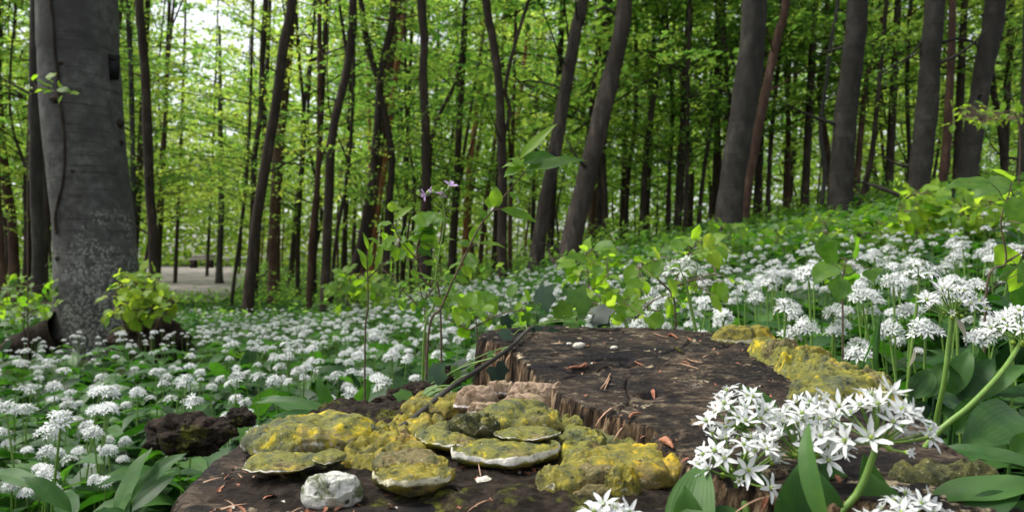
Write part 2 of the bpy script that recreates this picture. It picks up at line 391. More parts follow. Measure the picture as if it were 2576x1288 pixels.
def blob(mb, c, r, nz=.2, ns=2., seed=0, nu=24, nv=16, mat=0, **attrs):
    a = np.linspace(0, 2 * np.pi, nu, endpoint=False); b = np.linspace(.001, np.pi - .001, nv)
    D = np.stack([np.cos(a)[None] * np.sin(b)[:, None], np.sin(a)[None] * np.sin(b)[:, None], np.cos(b)[:, None] + 0 * a[None]], -1)
    W = D * (1 + nz * fbm(D * ns + seed * 3.7, 5, seed))[..., None] * np.asarray(r) + np.asarray(c)
    i = np.arange(nv - 1)[:, None] * nu; j = np.arange(nu)[None]; j2 = (j + 1) % nu
    Fq = np.stack([i + j, i + nu + j, i + nu + j2, i + j2], -1).reshape(-1, 4)
    mb.add(W.reshape(-1, 3), Fq, mat, **attrs)
def box(mb, c, s, mat=0):
    x, y, z = np.asarray(s) / 2; V = np.array([[a * x, b * y, d * z] for a in (-1, 1) for b in (-1, 1) for d in (-1, 1)]) + np.asarray(c)
    mb.add(V, [[0, 1, 3, 2], [4, 6, 7, 5], [0, 4, 5, 1], [2, 3, 7, 6], [0, 2, 6, 4], [1, 5, 7, 3]], mat)

# ------------------------------------------------------------------ ground
def warp(n, near, far): t = np.linspace(-1, 1, n); return np.sign(t) * (np.abs(t) * near + np.abs(t) ** 4 * far)
gx = warp(281, 7, 220); ty = np.linspace(0, 1, 300); gy = -8 + ty * 22 + ty ** 5 * 240
X, Y = np.meshgrid(gx, gy); Z = gz(X, Y)
k = len(gx); i = np.arange(len(gy) - 1)[:, None] * k; j = np.arange(k - 1)[None]
mb = MB(); mb.add(np.stack([X, Y, Z], -1), np.stack([i + j, i + j + 1, i + k + j + 1, i + k + j], -1).reshape(-1, 4))
tag(mb.build('ground', 'soil'), kind='structure')

# pale track clearing in the distance with a rough bench
def track(P, mbx):
    nu_, nv_ = 40, 30
    L = spline([p[0] for p in P], nv_); Rr = spline([p[1] for p in P], nv_)
    s = np.linspace(0, 1, nu_)[None, :, None]; W = L[:, None] * (1 - s) + Rr[:, None] * s
    W[..., 2] = gz(W[..., 0], W[..., 1]) + .03 + .03 * fbm(W * .9, 3, 3)
    i = np.arange(nv_ - 1)[:, None] * nu_; j = np.arange(nu_ - 1)[None]
    mbx.add(W, np.stack([i + j, i + j + 1, i + nu_ + j + 1, i + nu_ + j], -1).reshape(-1, 4))
mb = MB(); track([((-8.0, 17, 0), (-6.8, 17, 0)), ((-9.8, 20, 0), (-7.6, 20, 0)), ((-12.0, 25, 0), (-9.2, 25, 0)), ((-17, 33, 0), (-11, 32, 0)), ((-21, 42, 0), (-14.5, 42, 0))], mb)
tag(mb.build('track', 'track'), kind='structure')
mb = MB(); track([((-14, 12, 0), (-7.6, 12, 0)), ((-15, 14, 0), (-8.5, 14, 0)), ((-17, 17, 0), (-9.5, 16.5, 0))], mb)
tag(mb.build('path', 'rootbark'), kind='structure')
by = 38.; bx = (508 - CX) / F * by; bz = float(gz(bx, by))
bench = empty('bench', (bx, by, bz), 'rough plank bench on two dark blocks beside the pale earth track', 'bench')
mb = MB(); box(mb, (0, 0, .46), (1.25, .32, .1)); mb.build('seat', 'board', bench)
mb = MB(); box(mb, (0, .2, .62), (1.2, .06, .16)); mb.build('backrest', 'board', bench)
for sx in (-.42, .42):
    mb = MB(); box(mb, (sx, 0, .2), (.26, .3, .42)); mb.build('leg', 'block', bench)

# ------------------------------------------------------------------ crowns
LV, LF, LU = blade(1, .62, 2, 1, .25, .25, .45)
def leaves_on(mb, P, size, var, r, flat=.75, mat=0, tmpl=None):
    n = len(P); d = rdir(n, r); d[:, 2] *= .35; d[:, 2] -= .12
    up = rdir(n, r) * (1 - flat) * 1.4 + np.array([0, 0, 1.]) * flat
    V_, F_ = (LV, LF) if tmpl is None else tmpl
    mb.scatter(V_, F_, frame(d, up), P, size * r.uniform(.5, 1.45, n), mat, var)
def crown_mesh(seed, z0, z1, Rad, nb, nleaf, lsize, name='crown', vb=(.2, .8)):
    r = np.random.RandomState(seed); mb = MB(); PP = []; VV = []
    per = nleaf // nb
    for b in range(nb):
        z = r.uniform(z0, z1); az = r.uniform(0, 2 * np.pi); L = Rad * r.uniform(.45, 1.) * (1 - .35 * (z - z0) / (z1 - z0))
        d = np.array([math.cos(az), math.sin(az), r.uniform(.05, .55)])
        base = np.array([0, 0, z]); P = spline([base, base + d * L * .4, base + d * L * .75 - [0, 0, .02 * L], base + d * L * np.array([1, 1, .8])], 7)
        tube(mb, P, np.linspace(.010, .002, 7) * (Rad / 1.8), 4, 1, caps=False)
        side = np.array([-d[1], d[0], 0]); v0 = r.uniform(*vb)
        nt_ = 9
        for q in range(nt_):
            t = (q + 1.) / (nt_ + .5); p0 = P[min(6, int(t * 6))]; sg = 1 if q % 2 else -1
            tl = L * .42 * (1 - .5 * t) * r.uniform(.6, 1.1)
            td = norm(d * .6 + side * sg * r.uniform(.6, 1) + [0, 0, r.uniform(-.15, .25)])
            tube(mb, np.array([p0, p0 + td * tl * .5, p0 + td * tl - [0, 0, .04 * tl]]), .0015 * (Rad / 1.8), 3, 1, caps=False)
            m = per // nt_; s = r.uniform(.08, 1.08, m)
            Q = p0 + td[None] * (tl * s)[:, None] + r.normal(size=(m, 3)) * np.array([.09, .09, .03]) * (tl + .15)
            PP.append(Q); VV.append(np.full(m, v0) + r.normal(0, .13, m))
    P = np.concatenate(PP); leaves_on(mb, P, lsize, np.clip(np.concatenate(VV), 0, 1), r)
    o = mb.build(name, ['crown', 'darkbark'], smooth=False); sc.collection.objects.unlink(o); return o.data
CR = [crown_mesh(100 + k, 1.3, 6.4, 2.2, 26, 3900, .072) for k in range(5)]       # full leafy
CRY = [crown_mesh(150 + k, 1.3, 6.4, 2.2, 26, 4200, .074, vb=(.7, 1.)) for k in range(2)]
CRHI = [crown_mesh(200 + k, 6.5, 10, 2.0, 16, 1100, .08) for k in range(2)]     # only high up
CRLO = [crown_mesh(300 + k, 1.2, 5.2, 1.6, 24, 3200, .05) for k in range(4)]       # sparse understorey
def pine_crown(seed, z0, z1, Rad, nb, per):
    r = np.random.RandomState(seed); mb = MB(); Q = []
    for b in range(nb):
        z = r.uniform(z0, z1); az = r.uniform(0, 6.28); L = Rad * r.uniform(.4, 1)
        d = np.array([math.cos(az), math.sin(az), r.uniform(-.1, .35)])
        P = spline([[0, 0, z], [d[0] * L * .5, d[1] * L * .5, z + d[2] * L * .3], [d[0] * L, d[1] * L, z + d[2] * L]], 6)
        tube(mb, P, np.linspace(.022, .006, 6), 4, 1, caps=False)
        if z > z0 + (z1 - z0) * .45:
            for q in range(7):
                c = P[r.randint(2, 6)] + r.normal(size=3) * [.25, .25, .1]; Q.append(c + r.normal(size=(per, 3)) * [.16, .16, .08])
    Q = np.concatenate(Q); n = len(Q); V_, F_, _ = blade(1, .12, 1, 1, 0, .1)
    mb.scatter(V_, F_, frame(rdir(n, r) + [0, 0, .3], rdir(n, r)), Q, .16, 0, r.uniform(0, 1, n))
    o = mb.build('crown', ['needle', 'pinebark'], smooth=False); sc.collection.objects.unlink(o); return o.data
CRPINE = [pine_crown(400 + k, 5, 13, 2.2, 44, 26) for k in range(2)]

tree_n = [0]
def tree(pts, D, w0, w1, bark, label, cat='tree', group=None, crown=None, top=9., fork=None, flare=1.5, cscale=1., name='tree', nz=.16):
    """pts: (u,v) from top of picture to base; w0 top width px, w1 base width px"""
    tree_n[0] += 1; sd_ = tree_n[0]
    W = [PT(u, v, D) for u, v in pts]
    b = W[-1]; g = float(gz(b[0], b[1]))
    if b[2] > g + .03: W.append(np.array([b[0] + (b[0] - W[-2][0]) * .1, D, g]))
    base = np.array([W[-1][0], D, g])
    W[-1] = W[-1] * [1, 1, 0] + [0, 0, g - .12]
    d = norm(W[0] - W[1]); d = norm(d + [0, 0, .8]); ext = max(0, top - W[0][2])
    W = [W[0] + d * ext, W[0] + d * ext * .5] + W
    r0, r1 = w0 / F * D / 2, w1 / F * D / 2
    zt, zb = PT(0, pts[0][1], D)[2], g
    n = 90 if w1 > 40 else 44
    P = spline(W, n)
    zz = P[:, 2]; r = np.interp(zz, [g, zt, zt + ext], [r1, r0, r0 * .5])
    r = r * (1 + (flare - 1) * np.exp(-np.clip(zz - g, 0, 99) / (.12 + r1)))
    root = empty(name, base, label, cat, group)
    mb = MB(); tube(mb, P, r, 28 if w1 > 40 else 10, nz=nz, ns=4, seed=sd_)
    ns_ = 3 if w1 < 60 else 0
    for q in range(ns_):                       # short dead side twigs
        i = rs.randint(n // 4, n - 6); az = rs.uniform(0, 6.28); L = rs.uniform(.25, .9)
        dd = np.array([math.cos(az), math.sin(az), rs.uniform(.1, .8)])
        tube(mb, [P[i], P[i] + dd * L * .5 + rs.normal(size=3) * .04, P[i] + dd * L], [r[i] * .25, r[i] * .15, .003], 5, n=7, caps=False)
    mb.build('trunk', bark, root, origin=base)
    for fk in (fork or []):
        mb = MB(); Q = [PT(u, v, D) for u, v in fk['p']]
        if fk.get('ext'): dd = norm(Q[0] - Q[1]); Q = [Q[0] + dd * fk['ext']] + Q
        if fk.get('back'): Q[0] = Q[0] + [0, fk['back'], 0]
        tube(mb, Q, np.linspace(fk['w0'], fk['w1'], len(Q)) / F * D / 2, 8, n=24, nz=.15, ns=5, seed=sd_ + 50)
        mb.build('limb', bark, root, origin=base)
    if crown is not None:
        c = bpy.data.objects.new('crown', crown); sc.collection.objects.link(c); c.parent = root
        i = len(P) // 2; lean = norm(P[2] - P[-3])
        c.rotation_euler = Vector(lean).to_track_quat('Z', 'Y').to_euler(); c.scale = (cscale,) * 3
        c.rotation_euler.rotate_axis('Z', rs.uniform(0, 6.28))
    return root, P, r, base

# --- the grey beech close by
beech, BP, BR, bb = tree([(196, 0), (201, 150), (212, 330), (226, 470), (240, 600), (247, 720), (246, 800), (243, 885)], 6.0, 182, 182, 'beech',
    'thick smooth grey beech trunk with pale lichen speckles and a black plaque', crown=CRHI[0], flare=1.22, name='beech_tree', nz=.05)
# lichen attribute: denser low on the camera side
tr = [c for c in beech.children if c.name.startswith('trunk')][0]
co = np.array([v.co[:] for v in tr.data.vertices]); lic = .45 * sst(2.0, .3, co[:, 2]) * sst(-.32, .05, co[:, 0]) - .05
tr.data.attributes.new('lichen', 'FLOAT', 'POINT').data.foreach_set('value', lic.astype(np.float32))
def on_beech(u, v, push=0.0):            # point on the camera side of the beech
    D = 6.0; z = EYE - (v - HZ) / F * D; i = np.argmin(abs(BP[:, 2] - z)); c = BP[i]; r = BR[i]
    x = (u - CX) / F * (D - r * .8); dx = np.clip(x - c[0], -r * .995, r * .995); yv = c[1] - math.sqrt(max(r * r - dx * dx, 0)) - push
    return np.array([c[0] + dx, yv, EYE - (v - HZ) / F * yv])
mb = MB(); tube(mb, [on_beech(u, v, .008) for u, v in [(147, 590), (146, 540), (158, 500), (170, 460), (176, 390), (172, 320), (163, 260), (158, 190), (150, 130), (146, 60), (139, 0), (136, -60)]],
                .011, 7, n=80, nz=.5, ns=9); mb.build('ivy_stem', 'darkbark', beech, origin=bb)
for (u, v, s) in [(150, 250, .045), (303, 312, .05), (149, 650, .03), (192, 432, .025), (165, 160, .025), (290, 360, .03)]:
    p = on_beech(u, v, -.01); mb = MB(); blob(mb, p, (s, s * .6, s * .8), .35, 1.8, int(u)); mb.build('burr', 'rootbark', beech, origin=bb)
for P_, a, b_ in [([(160, 838), (120, 850), (70, 868), (20, 888), (-30, 900)], .17, .06), ([(180, 860), (130, 880), (70, 900), (30, 920)], .1, .03), ([(300, 850), (340, 880), (365, 900)], .13, .04)]:
    Q = [PT(u, v, 5.75) for u, v in P_]
    for q in Q[1:]: q[2] = max(q[2], gz(q[0], q[1]) + .02)
    mb = MB(); tube(mb, Q, np.linspace(a, b_, len(Q)), 14, n=40, nz=.35, ns=6, seed=3); mb.build('root', 'rootbark', beech, origin=bb)
p = on_beech(257, 170, .05)
pl = empty('plaque', p, 'small black rectangular plaque fixed high on the grey beech', 'plaque')
mb = MB(); box(mb, (0, 0, 0), (.135, .02, .195)); o = mb.build('board', 'plaque', pl)
mb = MB(); box(mb, (0, -.012, .07), (.09, .006, .012)); mb.build('batten', 'block', pl)
pl.rotation_euler = (0, R_(4), R_(-6))
# leafy twig growing from beech
# --- catalogue of the trunks one can tell apart
TR = [
 ([(92, 0), (90, 150), (90, 330), (92, 500), (96, 640), (95, 780)], 8, 30, 27, 'beechdark', 'straight dark grey trunk just beside the lichen-speckled beech', CRHI[1]),
 ([(118, 80), (112, 300), (117, 500), (110, 640)], 11, 18, 22, 'darkbark', 'dark trunk half hidden between the beech and the straight grey trunk', None),
 ([(0, 300), (14, 440), (30, 560), (36, 690)], 13, 18, 26, 'pinebark', 'reddish brown trunk leaning beyond the low undergrowth at the frame edge', CR[0]),
 ([(-12, 380), (-8, 520), (2, 680)], 11, 20, 24, 'pinebark', 'reddish trunk cut off by the frame edge beyond undergrowth', None),
 ([(322, 0), (330, 200), (334, 400), (336, 560), (338, 680)], 12, 12, 13, 'greytwig', 'thin pale grey stem just beyond the thick grey beech', CRLO[0]),
 ([(350, 0), (356, 80), (366, 200), (371, 330), (376, 470), (384, 580), (391, 740)], 9.5, 21, 25, 'darkbark', 'dark sinuous trunk between the beech and the earth track', CRHI[0]),
 ([(555, 380), (557, 520), (552, 660)], 26, 13, 16, 'greytwig', 'pale grey distant stem beyond the bench', CR[1]),
 ([(668, 0), (660, 150), (655, 290), (640, 400), (635, 560), (626, 700)], 11, 13, 15, 'darkbark', 'slim dark trunk close beside the leaning dark trunk', CRLO[1]),
 ([(630, 250), (622, 420), (608, 560), (585, 740)], 12, 8, 9, 'darkbark', 'very thin dark stem behind the leaning dark trunk', None),
 ([(735, 0), (714, 110), (696, 250), (671, 400), (645, 560), (632, 680), (622, 790)], 9, 24, 28, 'darkbark', 'leaning dark trunk in front of a red pine by the track', CRHI[1]),
 ([(733, 30), (718, 200), (703, 350), (694, 500), (690, 600), (690, 700)], 15, 24, 30, 'pinebark', 'red barked pine standing behind the leaning dark trunk', CRPINE[0]),
 ([(888, 0), (886, 80), (870, 190), (845, 290), (833, 370), (828, 480), (822, 620), (818, 745)], 10, 20, 26, 'darkbark', 'dark trunk bending like a bow towards its top', CRHI[0]),
 ([(1002, 0), (985, 120), (968, 240), (955, 350), (938, 470), (918, 600), (905, 700)], 13, 22, 38, 'pinebark', 'tall red pine behind the dark forked trunk', CRPINE[1]),
 ([(1022, -10), (1005, 120), (988, 250), (968, 400), (950, 520), (930, 700)], 17, 14, 22, 'orangebark', 'orange barked pine rising close behind the tall red pine', CRPINE[0]),
 ([(1060, 0), (1067, 100), (1064, 190), (1070, 300), (1072, 420), (1070, 520), (1066, 700)], 10, 22, 24, 'darkbark', 'straight dark trunk behind the lilac flowers', CRHI[1]),
 ([(1166, 60), (1152, 190), (1112, 275), (1086, 350), (1080, 450), (1078, 690)], 12, 9, 13, 'darkbark', 'thin dark curving stem beside the trunk behind the lilac flowers', CRLO[2]),
 ([(1202, 250), (1188, 370), (1176, 480), (1168, 690)], 20, 11, 17, 'orangebark', 'sunlit orange pine stem far off in the gap', CRPINE[1]),
 ([(1252, 290), (1238, 400), (1222, 520), (1205, 690)], 19, 9, 14, 'pinebark', 'pinkish bare stem beside the sunlit orange pine', None),
 ([(1310, 240), (1290, 350), (1270, 430), (1240, 690)], 21, 10, 14, 'orangebark', 'far orange stem leaning behind the drooping green sapling leaves', CRPINE[0]),
 ([(926, 180), (930, 400), (926, 690)], 23, 8, 12, 'orangebark', 'thin far orange pine seen between bowed and forked trunks', CRPINE[1]),
 ([(1465, 0), (1450, 70), (1430, 180), (1405, 330), (1385, 440), (1365, 540), (1345, 700)], 10, 30, 36, 'greypine', 'rough barked leaning trunk behind the tip of the green sapling', CRHI[0]),
 ([(1572, 0), (1555, 120), (1520, 260), (1492, 380), (1460, 510), (1440, 600), (1424, 700)], 9, 40, 54, 'greypine', 'stout leaning trunk of rough reddish grey bark above the yellow-green shrub', CRHI[1]),
 ([(1735, 0), (1732, 150), (1730, 300), (1728, 450), (1721, 610)], 11, 9, 11, 'darkbark', 'pencil-thin straight dark stem rising beside the bright leaves', CRLO[3]),
 ([(1822, 45), (1826, 150), (1835, 250), (1833, 340)], 12, 9, 12, 'darkbark', 'thin dark stem next to the first smooth grey trunk', CRLO[0]),
 ([(1820, 60), (1806, 200), (1783, 349), (1766, 470), (1754, 620)], 12, 8, 12, 'darkbark', 'thin dark stem slanting beside the first smooth grey trunk', None),
 ([(1662, 120), (1640, 280), (1625, 400), (1610, 640)], 12, 11, 17, 'darkbark', 'dark slanting stem in the thicket between stout trunk and grey trunk', CR[2]),
 ([(1600, 120), (1598, 300), (1580, 450), (1572, 650)], 14, 10, 13, 'darkbark', 'dark straight stem just beyond the stout leaning trunk', CR[3]),
 ([(1899, 0), (1890, 140), (1870, 280), (1850, 400), (1838, 500), (1832, 600)], 8, 64, 62, 'beechdark', 'smooth dark grey beech, thickest and nearest of the row on the slope', CRHI[0]),
 ([(1978, 0), (1960, 80), (1935, 190), (1912, 300), (1893, 400), (1876, 500), (1868, 600)], 9.5, 20, 28, 'pinebark', 'pinkish scaly pine leaning beside the thickest smooth grey beech', CRPINE[0]),
 ([(1960, 120), (1952, 230), (1940, 350), (1933, 480), (1929, 615)], 12, 9, 13, 'darkbark', 'slim dark stem just past the pinkish scaly pine', CRLO[1]),
 ([(2108, 0), (2092, 95), (2080, 197), (2064, 326), (2075, 427), (2064, 540)], 10, 9, 12, 'greytwig', 'wavy thin grey stem before the second smooth grey beech', None),
 ([(2157, 0), (2148, 120), (2132, 250), (2122, 370), (2115, 470), (2110, 590)], 8.5, 50, 56, 'beechdark', 'upright smooth grey beech standing between wavy stem and pale-streaked beech', CRHI[1]),
 ([(2232, 0), (2192, 140), (2175, 240), (2160, 400), (2148, 600)], 12, 12, 18, 'pinebark', 'reddish stem leaning out behind the upright smooth grey beech', CRPINE[1]),
 ([(2200, 330), (2180, 450), (2165, 520), (2152, 610)], 10, 12, 18, 'darkbark', 'short dark leaning stem beside the upright smooth grey beech', CRLO[2]),
 ([(2352, 0), (2342, 120), (2334, 250), (2322, 370), (2312, 450), (2302, 560)], 8, 48, 50, 'beechdark', 'grey beech with a pale streak down its side on the slope', CRHI[0]),
 ([(2395, 60), (2390, 200), (2380, 380), (2365, 500)], 9.5, 18, 24, 'pinebark', 'reddish brown trunk squeezed between the two beeches high on the slope', None),
 ([(2504, 0), (2486, 110), (2464, 240), (2448, 340), (2433, 430), (2425, 500)], 8, 46, 46, 'beechdark', 'leaning smooth grey beech above the yellow-green bushes on the slope', CRHI[1]),
 ([(2592, 0), (2585, 250), (2575, 450)], 9, 28, 34, 'beechdark', 'grey trunk cut off by the frame edge high on the slope', None),
]
for (pts, D, w0, w1, bark, lab, cr) in TR:
    fk = None
    if 'bending like a bow' in lab: fk = [dict(p=[(862, 70), (873, 150), (868, 200)], w0=7, w1=12, ext=.6)]
    if 'rough barked leaning' in lab: fk = [dict(p=[(1290, 208), (1340, 205), (1390, 215), (1424, 232)], w0=3, w1=8), dict(p=[(1500, 30), (1525, 20), (1560, 45)], w0=8, w1=6)]
    if 'pale streak' in lab: fk = [dict(p=[(2200, 200), (2240, 170), (2290, 140), (2330, 90)], w0=3, w1=6), dict(p=[(2190, 210), (2250, 175), (2300, 140), (2322, 130)], w0=2, w1=5),
                                   dict(p=[(2465, 130), (2450, 108), (2410, 98), (2372, 108)], w0=6, w1=9)]
    tree(pts, D, w0, w1, bark, lab, crown=cr, fork=fk, name='pine_tree' if ('pine' in lab and 'beside' not in lab or bark == 'orangebark') else ('beech_tree' if 'beech,' in lab or ' beech ' in lab and bark == 'beechdark' and 'straight' not in lab else 'tree'))
tree([(990, -5), (985, 60), (968, 140), (956, 205), (951, 300), (936, 450), (912, 600), (888, 700)], 10.5, 17, 26, 'darkbark',
     'dark trunk forking into two stems before the tall red pine', crown=CRLO[3],
     fork=[dict(p=[(908, 0), (920, 90), (938, 160), (956, 215)], w0=14, w1=18, ext=2.5), dict(p=[(950, 220), (970, 300), (986, 400), (978, 520), (970, 690)], w0=16, w1=20)])
tree([(1222, -5), (1238, 90), (1254, 200), (1260, 300), (1264, 450), (1263, 600), (1262, 715)], 9.5, 20, 26, 'darkbark',
     'dark upright trunk with a slanting limb, behind the drooping sapling leaves', crown=CRHI[0],
     fork=[dict(p=[(1332, -5), (1305, 80), (1283, 160), (1272, 230), (1283, 280), (1268, 340)], w0=9, w1=10, ext=1.)])

# --- slender trees deeper in the wood
LM = [(-60, 'frame edge'), (95, 'straight grey trunk'), (246, 'grey beech'), (391, 'sinuous trunk'), (508, 'bench'), (632, 'leaning trunk by the track'), (820, 'bowed trunk'), (905, 'forked trunk'), (1070, 'trunk behind the lilac flowers'),
      (1175, 'sunlit orange pine'), (1262, 'trunk with slanting limb'), (1365, 'rough leaning trunk'), (1440, 'stout leaning trunk'), (1610, 'dark slanting stem'), (1725, 'pencil-thin stem'), (1838, 'thickest slope beech'), (1930, 'slim stem past the scaly pine'),
      (2064, 'wavy grey stem'), (2115, 'upright slope beech'), (2312, 'pale-streaked beech'), (2433, 'leaning slope beech'), (2700, 'frame edge')]
def between(u):
    for a, b in zip(LM[:-1], LM[1:]):
        if a[0] <= u < b[0]: return a[1], b[1]
    return LM[-2][1], LM[-1][1]
def deep(x, y, lean, wd, bark, crown, cs):
    g = float(gz(x, y)); u = CX + x / y * F; h = 12.
    pts = [(x + lean * h * q + rs.normal() * .085 * (q > .12), g + h * q) for q in (1, .75, .5, .34, .2, .1, 0)]
    base = np.array([x, y, g]); bt = between(u); kd = 'reddish' if bark == 'pinebark' else 'dark'; far_ = 'far' if y > 24 else 'deep'
    lb = 'slim %s trunk %s between %s and %s' % (kd, 'far off' if y > 24 else 'deep', bt[0], bt[1]); root = empty('tree', base, lb, 'tree', lb.replace('trunk', 'trunks'))
    mb = MB(); tube(mb, [(a, y, b) for a, b in pts], np.linspace(wd * .3, wd * .6, 7), 8, n=26, nz=.2, ns=3, seed=int(x * 7) % 99)
    mb.build('trunk', bark, root, origin=base)
    if rs.uniform() < .45:
        q = rs.randint(2, 5); a_, b_ = pts[q]; sg = rs.choice([-1, 1]); mb = MB()
        tube(mb, [(a_, y, b_), (a_ + sg * .35, y + .1, b_ + 1.1), (a_ + sg * .5 + lean * 3, y + .2, b_ + 3.2)], np.linspace(wd * .32, wd * .12, 3), 6, n=14, nz=.2, ns=3); mb.build('limb', bark, root, origin=base)
    if crown is not None:
        c = bpy.data.objects.new('crown', crown); sc.collection.objects.link(c); c.parent = root; c.scale = (cs, cs, cs); c.rotation_euler = (0, 0, rs.uniform(0, 6.28))
nd = 0; used_u = [q[0][-1][0] for q in TR]
for k in range(2500):
    y = 11 + 30 * rs.uniform() ** 1.15; x = rs.uniform(-.74, .78) * y
    u = CX + x / y * F
    if u < 1000 and rs.uniform() < .55: continue
    if 380 < u < 640 and y < 43 : continue
    if 440 < u < 640: continue
    if any(abs(u - q) < 13 for q in used_u): continue
    used_u.append(u); nd += 1
    if nd > 120: break
    deep(x, y, rs.normal(0, .05) + .035, rs.uniform(.045, .11) if rs.uniform() < .88 else .18, 'darkbark' if rs.uniform() < .75 else 'pinebark',
         (CR[rs.randint(5)] if rs.uniform() < .55 else CRLO[rs.randint(4)]) if rs.uniform() < .8 else None, rs.uniform(.9, 1.5) * (1 + y / 60))
# broad young trees that close the view
GRP2 = 'leafy young trees closing the view beyond the trunks'
for (u, D, cs, ci) in [(60, 13, 1.0, 0), (330, 14, 1.1, 1), (395, 19, 1.4, 2), (440, 26, 1.45, 3), (520, 30, 1.25, 1), (600, 32, 1.05, 0), (640, 17, 1.1, 4), (780, 14, 1.1, 0), (860, 18, 1.5, 1), (1010, 20, 1.6, 2),
                       (1130, 13, 1.1, 3), (1240, 17, 1.4, 4), (1380, 14, 1.2, 0), (1500, 13, 1.2, 1), (1620, 15, 1.4, 2), (1700, 12, 1.1, 3), (1790, 16, 1.5, 4),
                       (1900, 13, 1.3, 0), (2020, 12, 1.2, 1), (2100, 16, 1.5, 2), (2230, 12, 1.2, 3), (2400, 12, 1.3, 4), (2520, 14, 1.5, 0), (220, 18, 1.5, 2), (-30, 16, 1.4, 3), (1560, 18, 1.6, 4), (1450, 23, 1.7, 0), (1674, 22, 1.7, 1), (1335, 24, 1.8, 2), (1968, 21, 1.7, 3), (2304, 19, 1.6, 1), (1080, 25, 1.7, 0)]:
    x = (u - CX) / F * D; g = float(gz(x, D)); base = np.array([x, D, g])
    bt = between(u); lb = 'leafy young tree between %s and %s' % bt; root = empty('young_tree', base, lb, 'tree', lb)
    mb = MB(); tube(mb, [(x + .5, D, g + 10 * cs), (x + .3, D, g + 5 * cs), (x, D, g - .1)], [.02, .05, .07], 8, n=20, nz=.2, ns=3); mb.build('trunk', 'darkbark', root, origin=base)
    c = bpy.data.objects.new('crown', CRY[ci % 2] if (300 < u < 700 or int(u) % 3 == 0) else CR[ci]); sc.collection.objects.link(c); c.parent = root; c.scale = (cs,) * 3; c.rotation_euler = (0, 0, rs.uniform(0, 6.28))

# --- far woodland mass
mb = MB(); r = np.random.RandomState(11)
n = 520000; ang = r.uniform(-.85, .85, n); dist = r.uniform(40, 74, n); x = ang * dist; y = dist
el = r.uniform(0, 1, n) ** .8 * 30
P = st3(x, y, el); q = fbm(P * .22, 3, 21) + .6 * fbm(P * .6, 2, 31)
keep = q > -.12 + .034 * (el - 8) 
gapx = np.exp(-((ang + .415) / .085) ** 2) + .5 * np.exp(-((ang + .16) / .05) ** 2)
keep &= ~((gapx > .45) & (el / dist > .20 + .15 * r.uniform(size=n)))
P = P[keep]; v = np.clip(.5 + .6 * fbm(P * .12, 3, 41) + r.normal(0, .1, len(P)) + .12 * (P[:, 0] < -5), 0, 1)
P[:, 2] += gz(P[:, 0], P[:, 1]) - .3
leaves_on(mb, P, .36, v, r, .5)
tag(mb.build('woodland', 'far', smooth=False), 'pale green mass of distant leafy woodland', 'woodland', kind='stuff')

# --- low undergrowth beyond the flowers
mb = MB(); r = np.random.RandomState(12)
n = 60000; y = 8.5 + 32 * r.uniform(size=n) ** 1.2; x = r.uniform(-.8, .8, n) * y
g0 = gz(x, y); P = st3(x, y, g0); q = fbm(P * .7, 3, 5)
h = np.clip(.25 + .5 * q, .05, 1) * r.uniform(0, 1, n) * (1 + y / 25)
tx = -.47 * y - 0.0
keep = ~((x / y > -.485) & (x / y < -.38) & (y > 19)); h = h * np.where((x / y > -.5) & (x / y < -.36), .5, 1) 
P = P + st3(0, 0, h); P = P[keep]; q = q[keep]
leaves_on(mb, P, .085, np.clip(.35 + .5 * q + r.normal(0, .12, len(q)), 0, 1), r, .6)
tag(mb.build('undergrowth', 'crown', smooth=False), 'knee-high green undergrowth below the distant trees', 'undergrowth', kind='stuff')

# ------------------------------------------------------------------ stump
def zu(y): return .468 + .037 * (y - .52) / .63
ZL = .448
def up_pt(u, v): k_ = (v - HZ) / F; yy = .1625 / (k_ + .0587); return np.array([(u - CX) / F * yy, yy])
def lo_pt(u, v, z=ZL): yy = (EYE - z) * F / (v - HZ); return np.array([(u - CX) / F * yy, yy])
out = [lo_pt(420, 1310), lo_pt(450, 1250), lo_pt(520, 1150), lo_pt(620, 1100), lo_pt(740, 1068), lo_pt(880, 1045), lo_pt(1000, 1005), lo_pt(1090, 960), up_pt(1185, 855), up_pt(1203, 838), up_pt(1245, 824),
       up_pt(1400, 815), up_pt(1600, 821), up_pt(1800, 833), up_pt(1895, 868), up_pt(1985, 905), up_pt(2110, 960), up_pt(2215, 1010), up_pt(2400, 1120), up_pt(2520, 1200),
       np.array([.29, .40]), np.array([.2, .33]), np.array([.05, .30]), np.array([-.1, .31]), np.array([-.19, .36])]
out = np.array(out); cc = np.array([.07, .72])
closed = np.vstack([out, out[:1]])
da = np.arctan2(out[:, 1] - cc[1], out[:, 0] - cc[0]); rr_ = np.hypot(out[:, 1] - cc[1], out[:, 0] - cc[0])
o_ = np.argsort(da); da, rr_ = da[o_], rr_[o_]
NA, NR = 1300, 360
A = np.linspace(-np.pi, np.pi, NA, endpoint=False)
Ro = np.interp(A, np.r_[da - 2 * np.pi, da, da + 2 * np.pi], np.tile(rr_, 3))
Ro = Ro + .006 * fbm(st3(np.cos(A) * 9, np.sin(A) * 9, 0), 4, 3) + .0035 * fbm(st3(np.cos(A) * 60, np.sin(A) * 60, 0), 4, 33) 
rad = np.linspace(0, 1, NR) ** .75
X = cc[0] + np.cos(A)[None] * Ro[None] * rad[:, None]; Y = cc[1] + np.sin(A)[None] * Ro[None] * rad[:, None]
step = np.array([up_pt(*p) for p in [(1150, 800), (1200, 840), (1290, 880), (1335, 930), (1400, 985), (1480, 1022), (1560, 1050), (1650, 1078), (1672, 1120), (1738, 1168), (1800, 1195), (1950, 1240), (2250, 1275), (2700, 1300)]])
